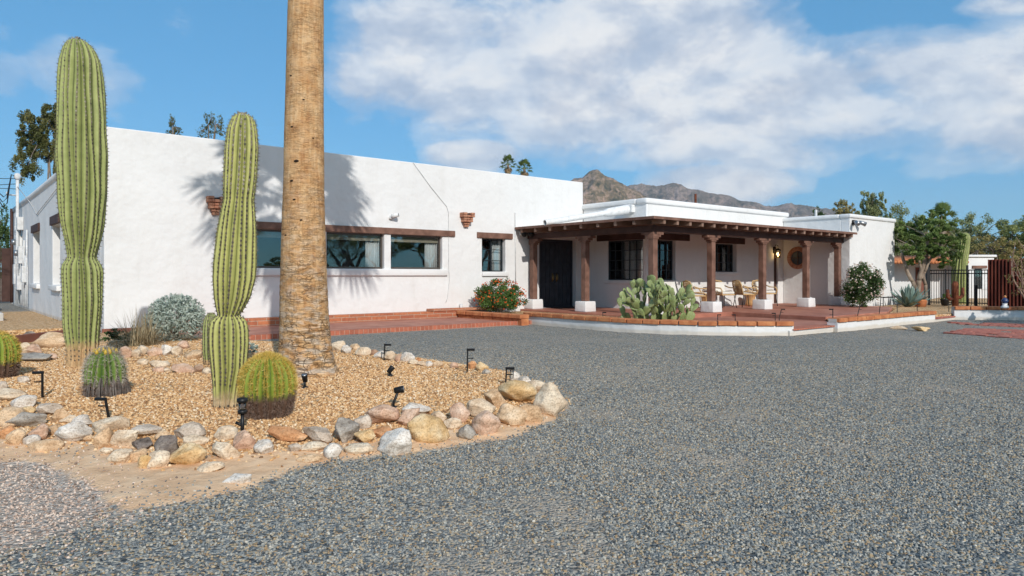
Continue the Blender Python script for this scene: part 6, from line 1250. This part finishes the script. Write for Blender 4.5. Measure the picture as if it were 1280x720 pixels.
ob('window', 'winframe', 1119, 1126, 1.15, 1.22, zt_(362), zt_(336)); d_ = ob('door', 'oldwood', 1162, 1172, 1.14, 1.22, .0, zt_(334)); ob('panel', 'dkbrown', 1164, 1170, 1.12, 1.139, zt_(352), zt_(337), d_)
mb = MB()
for k in range(26):
    px = 1108 + k * (1205 - 1108) / 25; a = O + U * fx(px) + W_ * (-.25) + Vector((0, 0, zt_(328))); b = O + U * fx(px) + W_ * 1.15 + Vector((0, 0, zt_(320.5))); mb.tube([a, b], [.085, .08], 8)
mb.build('tile_roof', M['tileroof'], t, True)
# little things by the fence
c = atD(1181, 382, 25.5); c.z = .17; mb = MB(); leaves(mb, c + Vector((0, 0, .35)), (.17, .17, .15), 700, .05, .03, 0, .3, 12); t = thing('potted_plant', 'small round green plant in a dark pot beside the rusty steel cactus', 'plant', c); mb.build('foliage', M['l_bright'], t); mb = MB(); mb.lathe(c, [(.10, 0), (.15, .22), (.16, .24)], 12); mb.build('pot', M['iron'], t, True)
c = atD(1256, 384, 19.2); c.z = .375; t = thing('garden_ornament', 'small blue and white ornament on the low wall in front of the rusty fence', 'garden ornament', c); mb = MB(); mb.lathe(c, [(.10, 0), (.09, .05), (.05, .08), (.07, .12)], 12); mb.build('base', M['whitepaint'], t, True); mb = MB(); mb.lathe(c + Vector((0, 0, .12)), [(.04, 0), (.075, .04), (.085, .08), (.055, .13), (.02, .16)], 12); mb.build('bowl', m_plain('dark_blue_glaze', (.03, .05, .13), .25), t, True); mb = MB(); mb.lathe(c + Vector((.02, 0, .27)), [(.015, 0), (.035, .025), (.03, .05), (.01, .075)], 10); mb.build('finial', m_plain('orange_glaze', (.55, .25, .08), .35), t, True)
c = atD(1140, 383, 27.0); c.z = .16
mb = MB(); mb.lathe((26.75, 10.1, .16), [(.16, 0), (.20, .22), (.21, .24), (.19, .25)], 12); tag(mb.build('clay_pot', M['tileroof'], None, True), 'terracotta pot at the foot of the agave', 'pot')
c = atD(1104, 384, 24.5); t = thing('plant_stand', 'black metal stand with a flat top and a hoop, beside the white flowering bush', 'plant stand', (c.x, c.y, .165)); c.z = .165; mb = MB(); mb.tube([c + Vector((0, 0, .33)), c + RT * .42 + Vector((0, 0, .35))], .024, 6); mb.build('top', M['black'], t); mb = MB(); mb.tube([c, c + Vector((0, 0, .33))], .014, 6); mb.build('leg', M['black'], t); q = c + RT * .52 + Vector((0, 0, .22)); mb = MB(); mb.tube([q + RT * .16 * math.cos(a_ * .35) + Vector((0, 0, .16 * math.sin(a_ * .35))) for a_ in range(19)], .012, 5); mb.build('hoop', M['black'], t)

# ================================================================ MOUNTAINS
def rng(name, ridge, Dc, Df, depth, mat, amp, seed):
    A0, A1 = ridge[0][0], ridge[-1][0]; NAz, ND = 460, 120; V = []; so = Vector((seed * 7.1, seed * 3.3, seed))
    for i in range(NAz + 1):
        px = A0 + (A1 - A0) * i / NAz; y = interp(ridge, px)[0]; hC = (HOR - y) / FPX
        for j in range(ND + 1):
            q = j / ND; D = Df + (Dc + depth - Df) * q; s = (D - Df) / (Dc - Df); u = ray(px, HOR); p = Vector((0, 0, 0)) + u * D; nn_ = so + p * (1 / 420.0); rid = 1 - abs(noise.fractal(nn_, 1.0, 2.1, 6)) * 1.3; gul = noise.fractal(so + Vector((px * .09, D / 900.0, 3)), 0.9, 2.0, 5)
            e = s ** 1.25 if s <= 1 else max(0, 1 - (s - 1) * 3.0); h = hC * Dc * e * (1 - .30 * amp * (1 - rid) * (1 - e ** 6) + -.07 * amp * gul * e * (1 - e ** 8)) + 60 * amp * noise.fractal(so + p / 110.0, 0.75, 2.1, 7) * min(1, e * 2) * (.25 + .75 * (1 - e)) ; V.append((p.x, p.y, h - 2 if e > 0.02 else -6))
    F = [(i * (ND + 1) + j, (i + 1) * (ND + 1) + j, (i + 1) * (ND + 1) + j + 1, i * (ND + 1) + j + 1) for i in range(NAz) for j in range(ND)]
    me = bpy.data.meshes.new(name); me.from_pydata(V, [], F); me.materials.append(mat); me.polygons.foreach_set('use_smooth', [True] * len(F)); o = bpy.data.objects.new(name, me); COL.objects.link(o); o['kind'] = 'structure'
def m_mount(name, rock, scrub, soil):
    m, nt, b = new_mat(name); v = coords(nt); n = noise_tex(nt, v, .006, 9, .68); n2 = noise_tex(nt, v, .035, 8, .72); r = ramp(nt, [(.40, scrub), (.49, soil), (.57, rock)]); L(nt, math_n(nt, 'ADD', math_n(nt, 'MULTIPLY', n.outputs['Fac'], .45), math_n(nt, 'MULTIPLY', n2.outputs['Fac'], .55)), r.inputs['Fac'])
    sp = nt.nodes.new('ShaderNodeTexVoronoi'); sp.inputs['Scale'].default_value = .09; L(nt, v, sp.inputs['Vector']); rs = ramp(nt, [(.18, (.35, .45, .30)), (.34, (1, 1, 1))]); L(nt, sp.outputs['Distance'], rs.inputs['Fac']); L(nt, mixc(nt, .75, r.outputs['Color'], rs.outputs['Color'], 'MULTIPLY'), b.inputs['Base Color']); b.inputs['Roughness'].default_value = .95; b.inputs['Specular IOR Level'].default_value = .05; L(nt, bump(nt, n2.outputs['Fac'], 1.0, 26.0), b.inputs['Normal']); return m
mm = m_mount('mountain_rock_and_scrub', (0.58, 0.38, 0.28), (0.05, 0.06, 0.03), (0.27, 0.19, 0.10)); mm2 = m_mount('far_mountain_rock', (0.40, 0.29, 0.24), (0.055, 0.065, 0.05), (0.20, 0.155, 0.12))
rng('mountain', [(560, 300), (640, 262), (690, 231), (708, 226), (717, 223.4), (728, 223.6), (736, 215.7), (741, 213), (745, 212), (753.5, 215.7), (762, 220), (773, 226), (782, 230.5), (796, 238), (815, 252), (850, 275), (900, 310), (950, 343)], 3600, 2200, 1400, mm, 1.0, 1)
rng('mountain', [(700, 262), (760, 234), (782, 231), (790, 229.4), (797, 228.6), (806, 227), (814, 228.6), (825, 228.2), (834, 226), (839, 225), (848, 228), (865, 233), (886, 240), (899, 241), (916, 246), (935, 249), (955, 256), (968, 257), (978, 254), (988, 252), (1004, 255), (1017, 257), (1034, 260), (1047, 261), (1070, 268), (1110, 285), (1200, 318), (1300, 340)], 5200, 3300, 1800, mm2, 1.0, 2)
# ================================================================ SKY, SUN, CAMERA
EL = R(29.3); AZ = Vector((0.345, 1.0, 0)).normalized(); travel = Vector((AZ.x * math.cos(EL), AZ.y * math.cos(EL), -math.sin(EL)))
sl = bpy.data.lights.new('sun', 'SUN'); sl.energy = 3.5; sl.angle = R(0.53); sl.color = (1.0, 0.96, 0.90); so_ = bpy.data.objects.new('sun', sl); COL.objects.link(so_); so_.rotation_euler = travel.to_track_quat('-Z', 'Y').to_euler(); so_.location = (0, -20, 30)
w = bpy.data.worlds.new('World'); SC.world = w; w.use_nodes = True; nt = w.node_tree; bg = nt.nodes['Background']
sky = nt.nodes.new('ShaderNodeTexSky'); sky.sky_type = 'NISHITA'; sky.sun_disc = False; sky.sun_elevation = EL; sky.sun_rotation = math.atan2(-AZ.x, -AZ.y); sky.altitude = 750; sky.air_density = 1.0; sky.dust_density = 0.5; sky.ozone_density = 1.6
tc = nt.nodes.new('ShaderNodeTexCoord'); D_ = tc.outputs['Generated']
def dirpx(px, py): return ray(px, py).normalized()
# clouds live on directions of the sky: soft patches broken up by fractal noise on a flattened dome
def vmath(op, a, b=None):
    n = nt.nodes.new('ShaderNodeVectorMath'); n.operation = op
    for i, v in enumerate((a, b)):
        if v is None: continue
        if hasattr(v, 'links'): L(nt, v, n.inputs[i])
        else: n.inputs[i].default_value = v
    return n
mp = nt.nodes.new('ShaderNodeMapping'); mp.inputs['Scale'].default_value = (1, 1, 1.75); L(nt, D_, mp.inputs['Vector'])
def fb(vec, scale, det, rough, dist=0.0):
    n = noise_tex(nt, vec, scale, det, rough); n.inputs['Distortion'].default_value = dist; return n.outputs['Fac']
offs = vmath('ADD', mp.outputs[0], (0.015, 0.008, 0.05)).outputs[0]
n1 = fb(mp.outputs[0], 4.6, 10, 0.60, 0.15); n2 = fb(offs, 4.6, 8, 0.58, 0.15)
PATCH = [  # px, py, half width, half height (in degrees-like tangent units), weight
 (580, 70, 0.21, 0.135, 1.0), (760, 90, 0.30, 0.13, 1.0), (930, 140, 0.26, 0.085, 1.0), (1130, 120, 0.28, 0.11, 1.0), (1290, 140, 0.24, 0.11, 1.0), (455, 95, 0.07, 0.09, .7), (690, 10, 0.30, 0.10, .9), (1000, 185, .16, .05, .8),
 (590, 194, 0.085, 0.030, .9), (905, 230, 0.13, 0.036, .95), (112, 108, .085, .062, .44), (0, 98, .045, .035, .40), (1270, 0, .10, .03, .8), (330, -330, .5, .2, .9), (1100, -200, .6, .2, .9), (1700, 120, .5, .14, .9), (-500, 60, .4, .1, .8)]
acc = None
FILL_CLOUDS = [(-.45, -1, .62, .75, .42, 1), (.9, -.75, .55, .7, .38, 1), (.1, -.7, 1.1, .7, .4, 1), (1.2, -.1, .8, .5, .3, 1), (-.2, -1, .36, .95, .20, 1)]          # unseen bright cloud added behind the viewer as fill for the facades
for (px, py, hw, hh, wt) in PATCH + [(b, None, b[3], b[4], b[5]) for b in FILL_CLOUDS]:
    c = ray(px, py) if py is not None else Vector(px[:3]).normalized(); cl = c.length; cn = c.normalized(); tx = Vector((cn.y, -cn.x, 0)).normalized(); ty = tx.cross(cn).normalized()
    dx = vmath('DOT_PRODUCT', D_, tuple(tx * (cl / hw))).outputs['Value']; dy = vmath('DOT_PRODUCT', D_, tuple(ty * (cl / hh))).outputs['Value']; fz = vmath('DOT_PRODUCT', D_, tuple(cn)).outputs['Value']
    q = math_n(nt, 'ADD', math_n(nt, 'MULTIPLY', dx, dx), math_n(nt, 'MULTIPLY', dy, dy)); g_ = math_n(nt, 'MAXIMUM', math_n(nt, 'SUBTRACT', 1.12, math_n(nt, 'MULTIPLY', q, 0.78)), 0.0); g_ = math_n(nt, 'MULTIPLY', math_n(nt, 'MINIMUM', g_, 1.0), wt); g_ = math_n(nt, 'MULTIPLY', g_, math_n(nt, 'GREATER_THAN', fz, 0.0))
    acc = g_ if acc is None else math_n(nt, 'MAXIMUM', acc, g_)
def dens(n, lo): return math_n(nt, 'ADD', math_n(nt, 'MULTIPLY', math_n(nt, 'SUBTRACT', n, 0.5), 1.95), math_n(nt, 'SUBTRACT', math_n(nt, 'MULTIPLY', acc, 1.0), lo))
d1 = dens(n1, 0.37); r1 = ramp(nt, [(0.0, (0, 0, 0)), (0.18, (0.28, 0.28, 0.28)), (0.48, (0.80, 0.80, 0.80)), (0.85, (1, 1, 1))], 'EASE'); L(nt, d1, r1.inputs['Fac'])
# sunlit side against shaded underside: difference of the density a little higher up
lit = math_n(nt, 'ADD', math_n(nt, 'MULTIPLY', math_n(nt, 'SUBTRACT', n1, n2), 4.6), 0.53); fn = fb(mp.outputs[0], 15, 6, 0.6); lit = math_n(nt, 'ADD', lit, math_n(nt, 'MULTIPLY', math_n(nt, 'SUBTRACT', fn, 0.5), 0.5))
rl = ramp(nt, [(0.05, (0.55, 0.60, 0.70)), (0.42, (0.69, 0.725, 0.795)), (0.75, (0.86, 0.875, 0.90)), (0.95, (0.92, 0.925, 0.93))]); L(nt, lit, rl.inputs['Fac'])
sk = mixc(nt, 1.0, sky.outputs[0], (0.50, 0.92, 1.12), 'MULTIPLY'); SKYS = 0.15; sk = mixc(nt, 0.62, sk, tuple(q / SKYS for q in (0.085, 0.338, 0.62)))
cl = mixc(nt, 1.0, rl.outputs['Color'], (1 / SKYS,) * 3, 'MULTIPLY'); nt.nodes[-1] if False else None
fac = math_n(nt, 'MULTIPLY', r1.outputs['Color'], 0.94)
L(nt, mixc(nt, fac, sk, cl), bg.inputs['Color']); bg.inputs['Strength'].default_value = SKYS
for n in nt.nodes:
    if n.bl_idname == 'ShaderNodeMix': n.clamp_factor = True; n.clamp_result = False

# air: an even thin haze through which the far ranges fade
mb = MB(); mb.b2((-7600, -400, -8), (9500, 8600, 900)); hz = mb.build('haze', m_plain('x', (1, 1, 1))); hz['kind'] = 'stuff'; hm = bpy.data.materials.new('haze_air'); hm.use_nodes = True; hn = hm.node_tree; hn.nodes.remove(hn.nodes['Principled BSDF']); pv = hn.nodes.new('ShaderNodeVolumePrincipled'); pv.inputs['Density'].default_value = 0.00006; pv.inputs['Color'].default_value = (.80, .88, 1, 1); pv.inputs['Anisotropy'].default_value = 0; hn.links.new(pv.outputs[0], hn.nodes['Material Output'].inputs['Volume']); hz.data.materials[0] = hm
try: hm.cycles.homogeneous_volume = True
except Exception: pass
cam = bpy.data.cameras.new('camera'); cam.sensor_width = 36; cam.lens = FPX / 1280 * 36; cam.shift_y = (HOR - 360) / 1280; cam.clip_start = 0.05; cam.clip_end = 30000
co = bpy.data.objects.new('camera', cam); COL.objects.link(co); co.location = (0, 0, CAMZ); co.rotation_euler = FW.to_track_quat('-Z', 'Y').to_euler(); SC.camera = co
SC.view_settings.view_transform = 'Standard'; SC.view_settings.look = 'None'; SC.view_settings.gamma = 1; SC.view_settings.use_curve_mapping = False; SC.view_settings.exposure = 0.0
SC.cycles.max_bounces = 6; SC.cycles.transparent_max_bounces = 12; SC.cycles.caustics_reflective = False; SC.cycles.caustics_refractive = False; SC.cycles.sample_clamp_indirect = 4
bpy.context.view_layer.update()
